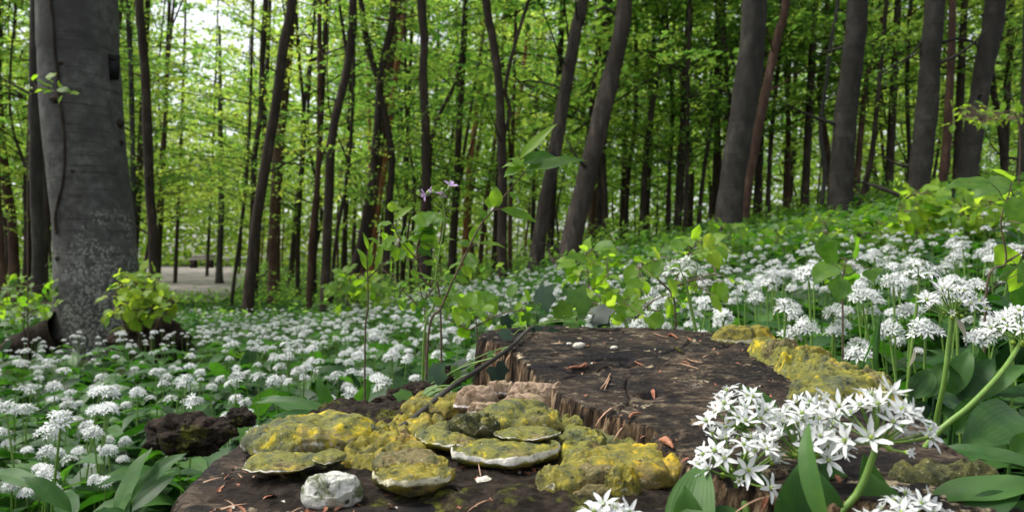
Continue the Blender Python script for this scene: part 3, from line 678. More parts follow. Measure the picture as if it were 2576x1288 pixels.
def sdist(X, Y, L):
    best = np.full(X.shape, 9.); sg = np.ones(X.shape); tt = np.zeros(X.shape); acc = 0
    for a, b in zip(L[:-1], L[1:]):
        d = b - a; l = np.hypot(*d); t = np.clip(((X - a[0]) * d[0] + (Y - a[1]) * d[1]) / l ** 2, 0, 1)
        px, py = a[0] + t * d[0], a[1] + t * d[1]; dd = np.hypot(X - px, Y - py); s = np.where(d[0] * (Y - a[1]) - d[1] * (X - a[0]) > 0, 1., -1.)
        m = dd < best; best = np.where(m, dd, best); sg = np.where(m, s, sg); tt = np.where(m, acc + t * l, tt); acc += l
    return best * sg, tt
def stump_z(X, Y, full=False):
    d, t = sdist(X, Y, step)
    wdt = .009 + .05 * sst(.35, .0, t)                    # slope of the torn face: wide at the back, steep near the front
    rag = .008 * fbm(st3(t * 60, 0, 0), 4, 8) + .0025 * vnoise(st3(t * 260, d * 20, 0), 2)
    f = sst(-wdt, 0, d + rag)
    f = np.clip(f + +.0 + .12 * vnoise(st3(t * 300, d * 12, 1), 9) * (f * (1 - f) * 4), 0, 1)
    top = zu(Y) + .003 * fbm(st3(X * 9, Y * 9, 0), 4, 1) + .0016 * fbm(st3(X * 40 + Y * 9, Y * 190 - X * 40, 0), 4, 2) + .0008 * fbm(st3(X * 300, Y * 300, 0), 2, 4)
    px_, py_ = X - .17, Y - .88; pr = np.hypot(px_, py_); pa = np.arctan2(py_, px_) + .25 * fbm(st3(X * 6, Y * 6, 2), 2, 15)
    for (a0, r0, r1, wd_) in [(-2.3, .02, .3, 1.), (-1.9, .1, .4, .7), (-1.2, .05, .45, 1.), (-.7, .08, .3, .6), (.2, .03, .25, 1.), (1.1, .02, .2, .8), (2.2, .05, .22, .8), (3.0, .04, .3, 1.), (-2.9, .12, .3, .6), (-1.55, .2, .45, .6)]:
        dd_ = np.abs((pa - a0 + np.pi) % (2 * np.pi) - np.pi) * pr; top = top - .0055 * wd_ * np.exp(-(dd_ / (.0016 * wd_)) ** 2) * sst(r0, r0 + .03, pr) * sst(r1, r1 - .05, pr)
    top = top + .0002 * np.sin(pr * 900 + 6 * fbm(st3(X * 8, Y * 8, 9), 2, 18))
    top = top - .010 * sst(.3, .6, fbm(st3(X * 14 + 3, Y * 30, 0), 3, 77))
    low = ZL + .004 * fbm(st3(X * 10, Y * 10, 5), 4, 6) + .002 * fbm(st3(X * 60, Y * 160, 0), 4, 7)
    low = low - .06 * sst(.86, .98, Y) * sst(.06, -.1, X)
    z = low + (top - low) * f
    return (z, f) if full else z
Zs, fw = stump_z(X, Y, True)
edge = sst(.965, 1, rad)[:, None]
Zs = Zs - .008 * edge ** 2 + .004 * edge * fbm(st3(X * 60, Y * 60, 0), 3, 9)
wall = np.clip(fw * (1 - fw) * 9, 0, 1)
# wall measure widened over the steep zone
gxz = np.abs(np.gradient(Zs, axis=0) / (np.gradient(np.hypot(X - cc[0], Y - cc[1]), axis=0) + 1e-6)) + np.abs(np.gradient(Zs, axis=1)) / (np.hypot(np.gradient(X, axis=1), np.gradient(Y, axis=1)) + 1e-6)
wall = np.maximum(wall, sst(.6, 1.6, gxz) * (fw > .02) * (fw < .98))
sb = np.array([cc[0], cc[1], float(gz(*cc))])
stump = empty('tree_stump', sb, 'old weathered tree stump with a stepped cut top covered in bracket fungus', 'stump')
mb = MB(); i = np.arange(NR - 1)[:, None] * NA; j = np.arange(NA)[None]; j2 = (j + 1) % NA
mb.add(st3(X, Y, Zs), np.stack([i + j, i + NA + j, i + NA + j2, i + j2], -1).reshape(-1, 4), 0, wall=wall.ravel())
mb.build('cut_top', 'wood', stump, origin=sb)
mb = MB(); NS = 90; s = np.linspace(0, 1, NS)[:, None]
zt = Zs[-1][None]; zb_ = gz(X[-1], Y[-1])[None] - .08; ZZ = zt + (zb_ - zt) * s
rg = 1 + .10 * s ** .6 + .28 * s ** 3 + .03 * fbm(st3(np.cos(A)[None] * 5 + 0 * s, np.sin(A)[None] * 5 + 0 * s, s * .6), 4, 12) * np.minimum(s * 8, 1)
rg = rg + .03 * fbm(st3(np.cos(A)[None] * 26 + 0 * s, np.sin(A)[None] * 26 + 0 * s, s * 2.), 4, 13) * np.minimum(s * 12, 1)
bx_, by_ = cc[0] + np.cos(A)[None] * Ro[None] * rg, cc[1] + np.sin(A)[None] * Ro[None] * rg
i = np.arange(NS - 1)[:, None] * NA
mb.add(st3(bx_, by_, ZZ), np.stack([i + j, i + NA + j, i + NA + j2, i + j2], -1).reshape(-1, 4)); mb.build('bark', 'rotten', stump, origin=sb)
def surf(u, v, lift=0.):                   # point on the stump surface seen at (u,v)
    lo, hi = .3, 1.3; ys = np.linspace(lo, hi, 400); xs = (u - CX) / F * ys; zr = EYE - (v - HZ) / F * ys; d = zr - stump_z(xs, ys)
    k_ = np.argmax(d < 0); k_ = k_ if d[k_] < 0 else len(ys) - 1
    return np.array([xs[k_], ys[k_], float(stump_z(xs[k_:k_ + 1], ys[k_:k_ + 1])[0]) + lift])

# ------------------------------------------------------------------ bracket fungi
def bracket(u0, u1, vt, vb, m, label, ratio=.55, z0=None, power=2.2, lip=.0, rim=.0, dz=0., seed=1, nz=.13, tilt=0., under=.35, slant=0., dish=0., D=None, group='bracket fungi on the stump', name='bracket_fungus', fine=.018, cone=False):
    zb = ZL if z0 is None else z0
    D0 = (EYE - zb) * F / (vb - HZ) if D is None else D
    if D is None and 'white chalky' not in label: ratio = min(ratio * 1.5, 1.35)
    rim = max(rim, .45) if m not in ('f_white',) else 0
    rx = (u1 - u0) / 2 / F * D0; Dc = D0
    for _ in range(3): ry = rx * ratio; Dc = D0 + ry; rx = (u1 - u0) / 2 / F * Dc
    x = ((u0 + u1) / 2 - CX) / F * Dc; zt = EYE - (vt - HZ) / F * (Dc + ry * .5); h = max(zt - zb, .008)
    r = np.random.RandomState(seed); NU, NV = 150, 64
    a = np.linspace(0, 2 * np.pi, NU, endpoint=False)[None]; s = np.linspace(0, 1, NV)[:, None]
    so_ = 1 + 1.1 * nz * fbm(st3(np.cos(a) * 1.6, np.sin(a) * 1.6, seed * 2.3), 3, seed) + .25 * nz * fbm(st3(np.cos(a) * 6, np.sin(a) * 6, seed), 3, seed + 4)
    ph = s * np.pi; uh = .5 if under > .4 else .22
    if lip > 0 or dish > 0: uh = .6
    cph = np.cos(ph); rad_ = np.clip(np.sin(ph), 0, 1) ** (1.15 if cone else .62 if power > 2 else .8)
    if cone: uh = .3
    rad_ = np.where(ph < np.pi / 2, rad_, rad_ * (1 - (.28 if under > .4 else .1) * (-cph) ** 1.5))
    t = np.clip(ph / (np.pi / 2), 0, 1)
    zt_ = uh + (1 - uh) * np.clip(cph, 0, 1) ** (1.25 if cone else .8 if power > 2 else 1.1) + .035 * np.sin(rad_ * 21 + 3 * so_ + seed) * np.clip(t * 1.5, 0, 1) + lip * np.exp(-((t - .86) / .09) ** 2) - dish * np.exp(-(t / .6) ** 2)
    zz = np.where(ph < np.pi / 2, zt_, uh * (1 + cph) - .12 * (-cph)) 
    top = ph < np.pi / 2
    px = np.cos(a) * rad_ * so_ * rx; py = np.sin(a) * rad_ * so_ * ry; pz = zz * h * (1 + 0 * a) + slant * py + tilt * px
    W = st3(px, py, pz)
    q = W / max(rx, .02)
    lob = (np.minimum(np.abs(fbm(q * 1.25 + seed * 5.1, 2, seed + 9)), .3) - .18) * 1.15 * h + (np.minimum(np.abs(fbm(q * 3.4 + seed * 1.7, 2, seed + 2)), .25) - .14) * .5 * h
    msk = np.clip(np.sin(ph) * 1.3 + .4, 0, 1) * np.where(top, 1, .45) 
    if m == 'f_white': lob = lob * .35
    if m == 'f_pink': lob = lob * .55
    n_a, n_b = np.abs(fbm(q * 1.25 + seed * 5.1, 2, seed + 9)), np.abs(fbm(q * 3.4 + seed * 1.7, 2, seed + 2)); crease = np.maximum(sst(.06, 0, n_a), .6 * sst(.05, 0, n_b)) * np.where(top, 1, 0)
    W[..., 2] += lob * msk * (.55 if (lip or power < 2) else 1)
    nrm = norm(np.stack([np.cos(a) * np.sin(ph), np.sin(a) * np.sin(ph), cph + 0 * a], -1))
    W += nrm * (fbm(W * 95 + seed, 3, seed) * .0014 + (np.minimum(np.abs(fbm(W * 40 + seed, 2, seed + 5)), .25) - .12) * 1.5 * (.0035 if m not in ('f_white', 'f_pink') else .0008) * min(1, rx / .03))[..., None]
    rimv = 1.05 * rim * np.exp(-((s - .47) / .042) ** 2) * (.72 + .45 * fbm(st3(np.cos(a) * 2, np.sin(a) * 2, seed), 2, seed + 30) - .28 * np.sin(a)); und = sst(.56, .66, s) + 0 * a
    cW = W + np.array([x, Dc, zb + dz])
    mb = MB(); i = np.arange(NV - 1)[:, None] * NU; j = np.arange(NU)[None]; j2 = (j + 1) % NU
    org = np.array([x, Dc, zb + dz])
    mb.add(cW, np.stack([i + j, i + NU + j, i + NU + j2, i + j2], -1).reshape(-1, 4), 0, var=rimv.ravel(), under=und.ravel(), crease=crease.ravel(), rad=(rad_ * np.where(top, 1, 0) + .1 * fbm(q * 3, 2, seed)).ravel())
    o = mb.build(name, m, origin=org); tag(o, label, 'fungus', group); return o
B = bracket
B(612, 938, 1042, 1166, 'f_olive', 'large humped grey-green fungus with yellow patches at the narrow end of the stump', .6, power=2.6, rim=.5, seed=3, nz=.22)
B(617, 793, 1136, 1203, 'f_olive', 'tongue-shaped green shelf fungus with pale rim below the large humped one', .7, z0=.456, power=1.6, rim=.9, seed=5, nz=.15, under=.6)
B(786, 872, 1136, 1180, 'f_olive', 'small pale-edged shelf fungus between tongue-shaped shelf and brown dome', .8, z0=.457, power=1.7, rim=.7, seed=6, under=.5)
B(912, 992, 1070, 1130, 'f_olive', 'round grey-green fungus knob touching the large humped fungus', .5, seed=7, nz=.2)
B(756, 912, 1184, 1290, 'f_white', 'white chalky rounded lump with green moss streak near the stump edge', .75, z0=.446, power=3., seed=8, nz=.12, under=.2, rim=0, name='white_fungus', fine=.03)
B(940, 1115, 1130, 1210, 'f_brown', 'smooth brown fungus dome behind the yellow cup', .8, z0=.452, seed=9, nz=.1)
B(932, 1146, 1168, 1258, 'f_yellow', 'yellow cup-shaped fungus with raised pale rim and a dark hole', .46, z0=.45, power=1.5, lip=.16, rim=1., dish=.12, seed=10, nz=.28, under=.5)
B(985, 1130, 1102, 1150, 'f_olive', 'flat olive crust fungus between the knob and the wide shelf', .9, z0=.449, seed=12, nz=.3)
B(870, 945, 1112, 1160, 'f_yellow', 'crumbly yellow fungus wedge behind the brown dome', .9, z0=.449, seed=13, nz=.35)
B(1002, 1165, 1004, 1064, 'f_yellow', 'bright orange-yellow crusty fungus under the ivy vine', .45, z0=.45, seed=14, nz=.35)
B(1140, 1396, 1104, 1196, 'f_olive', 'widest olive shelf fungus with a curled white front lip', .6, z0=.450, power=1.3, lip=.25, rim=1.25, seed=15, nz=.2, under=.55)
B(1048, 1232, 1062, 1150, 'f_olive', 'flat olive bracket with thin rim overlapping the widest shelf from the knob side', .8, z0=.452, power=1.8, rim=.8, seed=45, nz=.2, under=.5)
B(1250, 1412, 1072, 1150, 'f_olive', 'olive bracket layered above the curled lip of the widest shelf', .7, z0=.462, D=.57, power=1.8, rim=.7, seed=46, nz=.2, under=.5)
B(1040, 1130, 1150, 1200, 'f_yellow', 'small yellow bracket wedged between brown dome and widest shelf', .7, z0=.450, power=2.4, rim=.4, seed=47, nz=.25)
B(1130, 1256, 1030, 1116, 'f_dark', 'tall dark fungus knob rising from the wide shelf', .6, z0=.462, D=.585, power=2.1, cone=True, rim=.5, seed=66, nz=.2)
B(1190, 1420, 1000, 1118, 'f_olive', 'high sloping olive fungus dome beside the dark knob', .8, cone=True, z0=.458, D=.60, power=1.7, rim=.3, seed=17, nz=.16)
B(1252, 1385, 988, 1050, 'f_pink', 'pink and white rimmed shelf fungus on top of the olive dome', .45, z0=.466, D=.655, power=1.8, rim=1.4, seed=18, nz=.2)
B(1140, 1258, 968, 1034, 'f_pink', 'pale fan-shaped fungus with white edge above the dark knob', .5, z0=.462, D=.69, power=1.8, rim=1.4, seed=19, nz=.15)
B(1226, 1295, 957, 992, 'f_pink', 'small pinkish fungus knob highest against the torn wood', .55, z0=.462, D=.77, rim=.6, seed=20, nz=.2)
B(1285, 1425, 958, 1032, 'f_pink', 'lumpy pink-brown fungus against the torn wood step', .5, z0=.458, D=.71, rim=.3, seed=21, nz=.28)
B(1176, 1262, 1012, 1045, 'f_pink', 'rumpled pinkish fungus fold between fan-shaped and rimmed shelves', .4, z0=.468, D=.63, rim=.9, seed=22, nz=.3)
B(1370, 1430, 1028, 1058, 'f_yellow', 'small ochre fungus button below the lumpy pink-brown one', .6, z0=.452, D=.70, seed=23)
B(1398, 1480, 1046, 1098, 'f_olive', 'olive fungus bump beside the ochre button', .6, z0=.45, seed=24, nz=.2)
B(1392, 1530, 1072, 1165, 'f_olive', 'low crusty olive fungus sheet behind the big lobed one', .8, z0=.447, power=1.5, seed=25, nz=.25)
B(1495, 1622, 1068, 1122, 'f_brown', 'brownish domed fungus beside the wood step', .8, z0=.45, seed=26, nz=.16, rim=.2)
B(1426, 1720, 1119, 1246, 'f_yellow', 'biggest lobed yellow-green fungus mound beside the wood step', .62, z0=.446, power=2.6, seed=27, nz=.16)
B(1348, 1530, 1162, 1262, 'f_yellow', 'yellow fungus lobe spreading around the brown boss', .6, z0=.446, power=2.6, seed=28, nz=.2)
B(1434, 1550, 1166, 1244, 'f_brown', 'brown smooth boss with white spots on the yellow lobe', .6, z0=.455, D=.485, power=2.6, seed=29, nz=.1)
B(1514, 1606, 1172, 1264, 'f_yellow', 'narrow bright yellow ridge fungus with white crust', .55, z0=.447, power=2.4, rim=.5, seed=30, nz=.3)
B(1398, 1560, 1212, 1268, 'f_brown', 'small tan lobe at the front of the yellow mound', .35, z0=.446, seed=31, nz=.2)
B(1735, 1806, 1170, 1214, 'f_yellow', 'yellow fungus lump half hidden by white flowers', .5, z0=.447, seed=32)
def crust(boxes, m, name, label, cat, hgt=.010, seed=1, step_=.0011, pf=lo_pt, xr=(-.2, .26), yr=(.38, .9), up=False):
    xs = np.arange(*xr, step_); ys = np.arange(*yr, step_); X, Y = np.meshgrid(xs, ys); k_ = np.full(X.shape, -9.)
    for (u0, u1, v0, v1) in boxes:
        c0, c1 = pf((u0 + u1) / 2, v0), pf((u0 + u1) / 2, v1); yc = (c0[1] + c1[1]) / 2; ry = abs(c0[1] - c1[1]) / 2; xc = ((u0 + u1) / 2 - CX) / F * yc; rx = (u1 - u0) / 2 / F * yc
        q = np.hypot((X - xc) / rx, (Y - yc) / ry); k_ = np.maximum(k_, 1 - q)
    P = st3(X, Y, seed); k_ = k_ + .38 * fbm(P * 34, 4, seed)
    fz = stump_z(X, Y, True)[1]; k_ = k_ if up else np.where(fz > .01, -1, k_)
    H = sst(0, .35, k_) * hgt * (.75 + 2.2 * (np.minimum(np.abs(fbm(P * 38, 2, seed + 1)), .3) - .1) + .35 * fbm(P * 170, 3, seed + 2)) - .003 * (k_ < 0.02)
    sel = k_ > 0; Zc = stump_z(X, Y) + H; k2 = len(xs); ok = sel[:-1, :-1] & sel[1:, :-1] & sel[:-1, 1:] & sel[1:, 1:]
    ii, jj = np.nonzero(ok); a = ii * k2 + jj; idx = np.stack([a, a + 1, a + k2 + 1, a + k2], -1); used, inv = np.unique(idx, return_inverse=True)
    V = st3(X, Y, Zc).reshape(-1, 3)[used]; mb = MB(); cr_ = sst(.05, .0, np.abs(fbm(V * 38, 2, seed + 1))); mb.add(V, inv.reshape(-1, 4), 0, var=0., under=0., crease=cr_); o = V.mean(0)
    return tag(mb.build(name, m, origin=o), label, cat, None)
crust([(1380, 1660, 1060, 1180), (1560, 1640, 1090, 1140), (1400, 1500, 1140, 1200)], 'f_olive', 'fungus_crust', 'thin knobbly olive crust spreading between the domes and the wood step', 'fungus', .011, 3)
crust([(900, 1130, 1060, 1190), (860, 1010, 1120, 1210)], 'f_yellow', 'fungus_crust', 'thin yellow-olive crust between the humped fungus and the widest shelf', 'fungus', .012, 5)
crust([(1000, 1180, 990, 1060)], 'f_yellow', 'fungus_crust', 'bright yellow crust around the foot of the ivy vine', 'fungus', .010, 7)
crust([(560, 1000, 1150, 1290), (900, 1800, 1190, 1290), (1000, 1400, 1180, 1260)], 'rotten', 'rotten_crumbs', 'dark crumbly rotten wood bed under the front of the fungi', 'rotten wood', .004, 9)
crust([(700, 1150, 1010, 1090), (800, 1130, 1040, 1100)], 'rotten', 'rotten_crumbs', 'dark crumbly rotten wood bed behind the humped fungus', 'rotten wood', .008, 11)
crust([(1890, 2000, 872, 930), (1960, 2110, 905, 985), (2040, 2230, 945, 1015), (2120, 2260, 975, 1030)], 'f_olive', 'fungus_crust', 'mossy yellow-green ridge running along the far rim of the stump', 'fungus', .016, 13, pf=up_pt, xr=(.2, .46), yr=(.58, 1.05), up=True)
# on the far rim
B(1790, 1958, 818, 886, 'f_yellow', 'golden bracket fungus with white rim at the back of the stump', .42, z0=.487, D=1.0, power=1.6, rim=.9, seed=33, nz=.1)
B(1912, 1962, 868, 888, 'f_yellow', 'tiny orange fungus between golden bracket and round knob', .5, z0=.488, D=.93, seed=34)
B(1920, 2016, 856, 922, 'f_brown', 'round brown and yellow fungus knob on the stump rim', .6, z0=.480, D=.84, power=2.1, seed=35, nz=.16)
B(1985, 2095, 868, 925, 'f_yellow', 'smooth ochre bracket behind the round knob', .5, z0=.474, D=.88, power=1.7, seed=36, nz=.12)
B(1985, 2250, 940, 1022, 'f_olive', 'long mossy olive fungus slope running down the stump rim', .7, z0=.462, D=.64, power=1.8, seed=37, nz=.3, tilt=-.12)
B(2030, 2120, 955, 992, 'f_yellow', 'mossy yellow-green bump on the stump rim', .6, z0=.474, D=.69, seed=38, nz=.2)
B(2080, 2175, 972, 1014, 'f_olive', 'lower mossy bump at the end of the rim growth', .6, z0=.472, D=.655, seed=39, nz=.2)
B(2130, 2250, 930, 1000, 'f_brown', 'grey smooth old fungus shelf leaning off the stump rim', .3, z0=.465, D=.72, power=1.5, seed=40, nz=.1, name='bracket_fungus')
B(2240, 2500, 1160, 1245, 'f_dark', 'dark crusty moss-covered fungus shelf by the big green leaves', .4, z0=.450, D=.455, power=2.2, rim=.2, seed=41, nz=.25)

# --- rotten wood lumps beside the stump
def lump(u0, u1, vt, vb, D, m, name, label, cat, nz=.4, seed=1, dr=.6, grp=None):
    x0, x1 = (u0 - CX) / F * D, (u1 - CX) / F * D; z1, z0 = EYE - (vt - HZ) / F * D, EYE - (vb - HZ) / F * D
    mb = MB(); c = np.array([(x0 + x1) / 2, D, (z0 + z1) / 2]); blob(mb, c, ((x1 - x0) / 2, (x1 - x0) / 2 * dr, (z1 - z0) / 2), nz, 2.2, seed, 120, 80)
    V = mb.V[0]; D_ = norm(V - c); V += D_ * (fbm(V * np.array([90, 90, 25]), 5, seed) * .011 * min(1, (x1 - x0) * 5))[:, None]
    return tag(mb.build(name, m, origin=c), label, cat, grp)
lump(378, 575, 1046, 1140, 1.0, 'rotten', 'rotten_root', 'dark crumbling rotten root lump beside the stump among the flowers', 'rotten wood', .45, 4)
lump(570, 640, 1026, 1075, 1.02, 'rotten', 'rotten_root', 'twisted brown rotten root with a hollow curl behind the humped fungus', 'rotten wood', .5, 9)
lump(860, 1010, 1040, 1090, .80, 'rotten', 'rotten_wood', 'reddish crumbs of rotten wood between knob fungus and vine', 'rotten wood', .5, 5)
lump(965, 1130, 965, 1040, .92, 'rotten', 'rotten_wood', 'dark splintered wood at the foot of the torn step', 'rotten wood', .5, 6)
lump(1095, 1150, 920, 975, .98, 'rotten', 'bark_flake', 'loose bark flake standing at the torn corner of the stump', 'bark', .5, 7, .4)
lump(278, 480, 800, 925, 5.35, 'rootbark', 'root_mound', 'dark earthy root mound at the foot of the grey beech', 'root mound', .35, 8, .7)
lump(560, 720, 860, 930, 5.2, 'rootbark', 'root_mound', 'low brown earth hummock showing through the white flowers', 'root mound', .35, 12, .7)

# --- litter
mb = MB(); r = np.random.RandomState(31)
P = []
while len(P) < 900:
    x, y = r.uniform(-.22, .3), r.uniform(.34, 1.1); d, t = sdist(np.array([x]), np.array([y]), step)
    a_ = math.atan2(y - cc[1], x - cc[0]); 
    if math.hypot(x - cc[0], y - cc[1]) > .93 * np.interp(a_, A, Ro): continue
    if d[0] > 0 and r.uniform() < .96: continue
    if d[0] < 0 and not (fbm(np.array([[x * 12, y * 12, 0]]), 2, 3)[0] > -.05 or y > .7): continue
    P.append((x, y, float(stump_z(np.array([x]), np.array([y]))[0]) + .002))
P = np.array(P); n = len(P); V_, F_, _ = blade(1, .28, 3, 1, 1.2, .4)
sz = r.uniform(.005, .015, n)
mb.scatter(V_, F_, frame(rdir(n, r) * [1, 1, .25], rdir(n, r) * .5 + [0, 0, 1]), P, sz, 0)
P2 = P[:260] + r.normal(size=(260, 3)) * [.01, .01, .001]; V2, F2, _ = blade(1, .05, 4, 1, .7, .2)
mb.scatter(V2, F2, frame(rdir(260, r) * [1, 1, .1], rdir(260, r) * .3 + [0, 0, 1]), P2, r.uniform(.015, .04, 260), 1)
P3 = P[260:520]; V3, F3, _ = blade(1, .9, 2, 1, .5, .3); mb.scatter(V3, F3, frame(rdir(260, r) * [1, 1, .3], [0, 0, 1.]), P3, r.uniform(.001, .004, 260), 2)
tag(mb.build('leaf_litter', ['redscale', 'straw', 'chalk'], smooth=False), 'scatter of red bud scales and needles on the stump', 'litter', kind='stuff')
def item(name, label, cat, pts, r0, m, seg=6, lift=.0025, flat=1.):
    Q = [surf(u, v, lift) for u, v in pts]; mb = MB(); tube(mb, Q, np.array(r0), seg, n=18, nz=.2, ns=300); return tag(mb.build(name, m, origin=Q[0]), label, cat)
item('bud_scale', 'curled reddish bud husk lying on the dark cut wood', 'bud husk', [(1424, 936), (1440, 930), (1462, 930), (1474, 922), (1473, 934)], [.0006, .0016, .0016, .0012, .0004], 'redscale')
item('pine_needle', 'forked straw-coloured pine needle on the cut wood', 'pine needle', [(1510, 985), (1525, 968), (1535, 947)], [.0004, .0009, .0006], 'straw')
item('pine_needle', 'second prong of needle crossing the straw-coloured fork', 'pine needle', [(1520, 988), (1528, 972), (1534, 958)], [.0004, .0008, .0005], 'straw')
item('pine_needle', 'thin brown needle lying near the middle of the cut top', 'pine needle', [(1710, 920), (1732, 928), (1756, 933)], [.0005, .0009, .0005], 'straw')
item('pine_needle', 'thin brown needle just above the middle one, towards the rim', 'pine needle', [(1726, 908), (1745, 914), (1768, 917)], [.0004, .0008, .0005], 'straw')
item('pine_needle', 'pale needle leading to a red scale near the back rim', 'pine needle', [(1644, 842), (1660, 850), (1680, 852)], [.0004, .0008, .0005], 'straw')
item('bud_scale', 'tiny red bud scale alone in the centre of the cut top', 'bud husk', [(1597, 919), (1607, 921), (1618, 924)], [.0005, .0012, .0004], 'redscale')
item('bud_scale', 'orange-red flake near the back rim by a pale needle', 'bud husk', [(1678, 848), (1690, 846), (1706, 856)], [.0008, .002, .0005], 'redscale')
item('bud_scale', 'dark red crumbly husk between flake and white lichen', 'bud husk', [(1696, 878), (1708, 885), (1722, 895)], [.0012, .003, .0008], 'rotten')
item('bark_strip', 'rust-red strip of bark on the step below the cut top', 'bark', [(1582, 1060), (1592, 1050), (1612, 1048)], [.0006, .0014, .0006], 'redscale')
item('dead_leaf', 'curled purplish dead leaf in the crack of the step', 'leaf', [(1658, 1122), (1676, 1120), (1694, 1138)], [.0008, .0035, .0008], 'redscale')
item('twig', 'thin dark twig lying below the widest shelf fungus', 'twig', [(1148, 1238), (1165, 1255), (1190, 1265)], [.0008, .0012, .0007], 'twig')
item('twig', 'upright red-brown needle stuck on the olive fungus sheet', 'twig', [(1436, 1122), (1440, 1115)], [.0006, .001], 'redscale')
for (u, v, s, lab) in [(1456, 876, .0065, 'white chalky pebble on the cut wood'), (1545, 880, .004, 'small cream crumb beside the white pebble'), (1218, 1222, .0055, 'pinkish angular stone below the widest shelf fungus'),
                       (1432, 868, .003, 'tiny white fleck above the white pebble')]:
    p = surf(u, v, s * .4); mb = MB(); blob(mb, p, (s * 1.2, s, s * .7), .3, 2, int(u), 30, 20); tag(mb.build('pebble', 'chalk', origin=p), lab, 'pebble')

# ------------------------------------------------------------------ ivy vine
V0 = [(990, 1090), (1040, 1052), (1090, 1010), (1140, 970), (1195, 935), (1250, 898), (1290, 868), (1325, 832), (1345, 822)]
def vinept(u, v):
    return surf(u, v, .006) if v < 1040 or v > 0 else None
ivy = empty('ivy', surf(1195, 935), 'ivy vine climbing across the torn edge of the stump', 'ivy')
io = np.array(ivy.location)
def smoothz(Q):
    Q = np.array(Q); Q[1:-1] = (Q[:-2] + 2 * Q[1:-1] + Q[2:]) / 4; return Q
VP = []
for k_, (u, v) in enumerate(V0):
    D = np.interp(k_, [0, 3, 6, 8], [.62, .78, .95, 1.13]); p = surf(u, v, .006)
    VP.append(PT(u, v, min(D, p[1] * .995)))
mb = MB(); tube(mb, VP, np.linspace(.003, .0024, len(VP)), 8, n=60, nz=.25, ns=60); mb.build('vine_stem', 'greytwig', ivy, origin=io)
def ivy_leaf(L):
    ang = np.radians([0, 28, 55, 85, 110, 145, 170]); rad2 = np.array([1, .7, .85, .62, .72, .5, .15]) * L * .75
    a = np.r_[-ang[::-1], ang[1:]]; rr2 = np.r_[rad2[::-1], rad2[1:]]
    V = [[0, L * .35, 0]] + [[r_ * math.sin(t), L * .35 + r_ * math.cos(t), -.12 * r_ + .03 * L * (i_ % 2)] for i_, (t, r_) in enumerate(zip(a, rr2))]
    n = len(a); Fc = [[0, i_ + 1, i_ + 2] for i_ in range(n - 1)] + [[0, n, 1]]
    return np.array(V), np.array(Fc)
for (u, v, D, s, a, var) in [(1352, 775, 1.1, .040, 60, .15), (1372, 815, 1.1, .046, -100, .1), (1440, 790, 1.12, .045, 70, .7), (1478, 800, 1.12, .04, 20, .12), (1420, 805, 1.1, .03, 100, .9), (1455, 812, 1.1, .022, 180, .8),
                             (1322, 812, 1.08, .014, 90, .7), (1240, 912, .93, .026, -60, .12), (1228, 905, .93, .014, 60, .7), (1292, 842, 1.0, .022, 170, .12), (1135, 938, .98, .03, 30, .15),
                             (1108, 955, .93, .035, -110, .35), (1142, 952, .92, .018, 80, .85), (1110, 990, .88, .02, 200, .15), (1085, 965, .9, .03, 60, .4), (1270, 825, 1.02, .02, 80, .15), (1495, 785, 1.12, .03, -40, .3),
                             (1040, 1005, .82, .022, 160, .75), (1060, 998, .8, .024, 20, .8), (1030, 1035, .78, .022, 210, .6), (1052, 1030, .78, .02, -30, .75), (1000, 1045, .77, .02, 170, .7)]:
    p = PT(u, v, D); V_, F_ = ivy_leaf(s); d = np.array([math.cos(R_(a)), -.25, math.sin(R_(a))]); up = np.array([rs.normal() * .3, -.8, .9])
    mb = MB(); mb.scatter(V_, F_, frame(d, up)[None], [p], 1, 0, var)
    j_ = np.argmin([np.linalg.norm(p - q) for q in VP]); tube(mb, [VP[j_], (VP[j_] + p) / 2 + [0, 0, .005], p], .0007, 4, 1, n=6, var=.5)
    mb.build('leaf', ['ivy', 'stalk'], ivy, origin=io)

# ------------------------------------------------------------------ wild garlic
def star(hero=False):
    mbs = MB(); rows, cols = (5, 1) if hero else (2, 1)
    V_, F_, _ = blade(1, .30 if hero else .36, rows, cols, .35, .3, .42, tip=.8)
    T = []; Rm = []
    for k_ in range(6):
        a = k_ * math.pi / 3 + (.08 if k_ % 2 else 0); d = np.array([math.cos(a), math.sin(a), .42]); Rm.append(frame(d, [0, 0, 1.])); T.append(d * .08)
    mbs.scatter(V_, F_, np.array(Rm), np.array(T), 1, 0)
    V = mbs.V[0]; Fq = mbs.Fq[0]
    return V, Fq
SV, SF = star(False); HV, HF = star(True)
def umbel_dirs(n, spread, r):
    k_ = np.arange(n) + .5; ph = np.arccos(1 - k_ / n * (1 - math.cos(spread))); th = k_ * 2.39996 + r.uniform(0, 6)
    d = np.stack([np.sin(ph) * np.cos(th), np.sin(ph) * np.sin(th), np.cos(ph)], -1); return norm(d + r.normal(size=(n, 3)) * .12)
def mid_umbel(mb, n, ped, fl, r, spread=1.65, mp=0, ms=1, origin=(0, 0, 0)):
    D = umbel_dirs(n, spread, r); T = D * ped * r.uniform(.8, 1.15, n)[:, None] + np.asarray(origin)
    ax = norm(D * .8 + [0, -.25, .45] + r.normal(size=(n, 3)) * .35); q = frame(np.cross(ax, rdir(n, r)), ax)
    mb.scatter(SV, SF, q, T, fl * r.uniform(.75, 1.1, n), mp)
    for d, t in zip(D, T): tube(mb, [np.asarray(origin), t], .0006, 3, ms, caps=False)
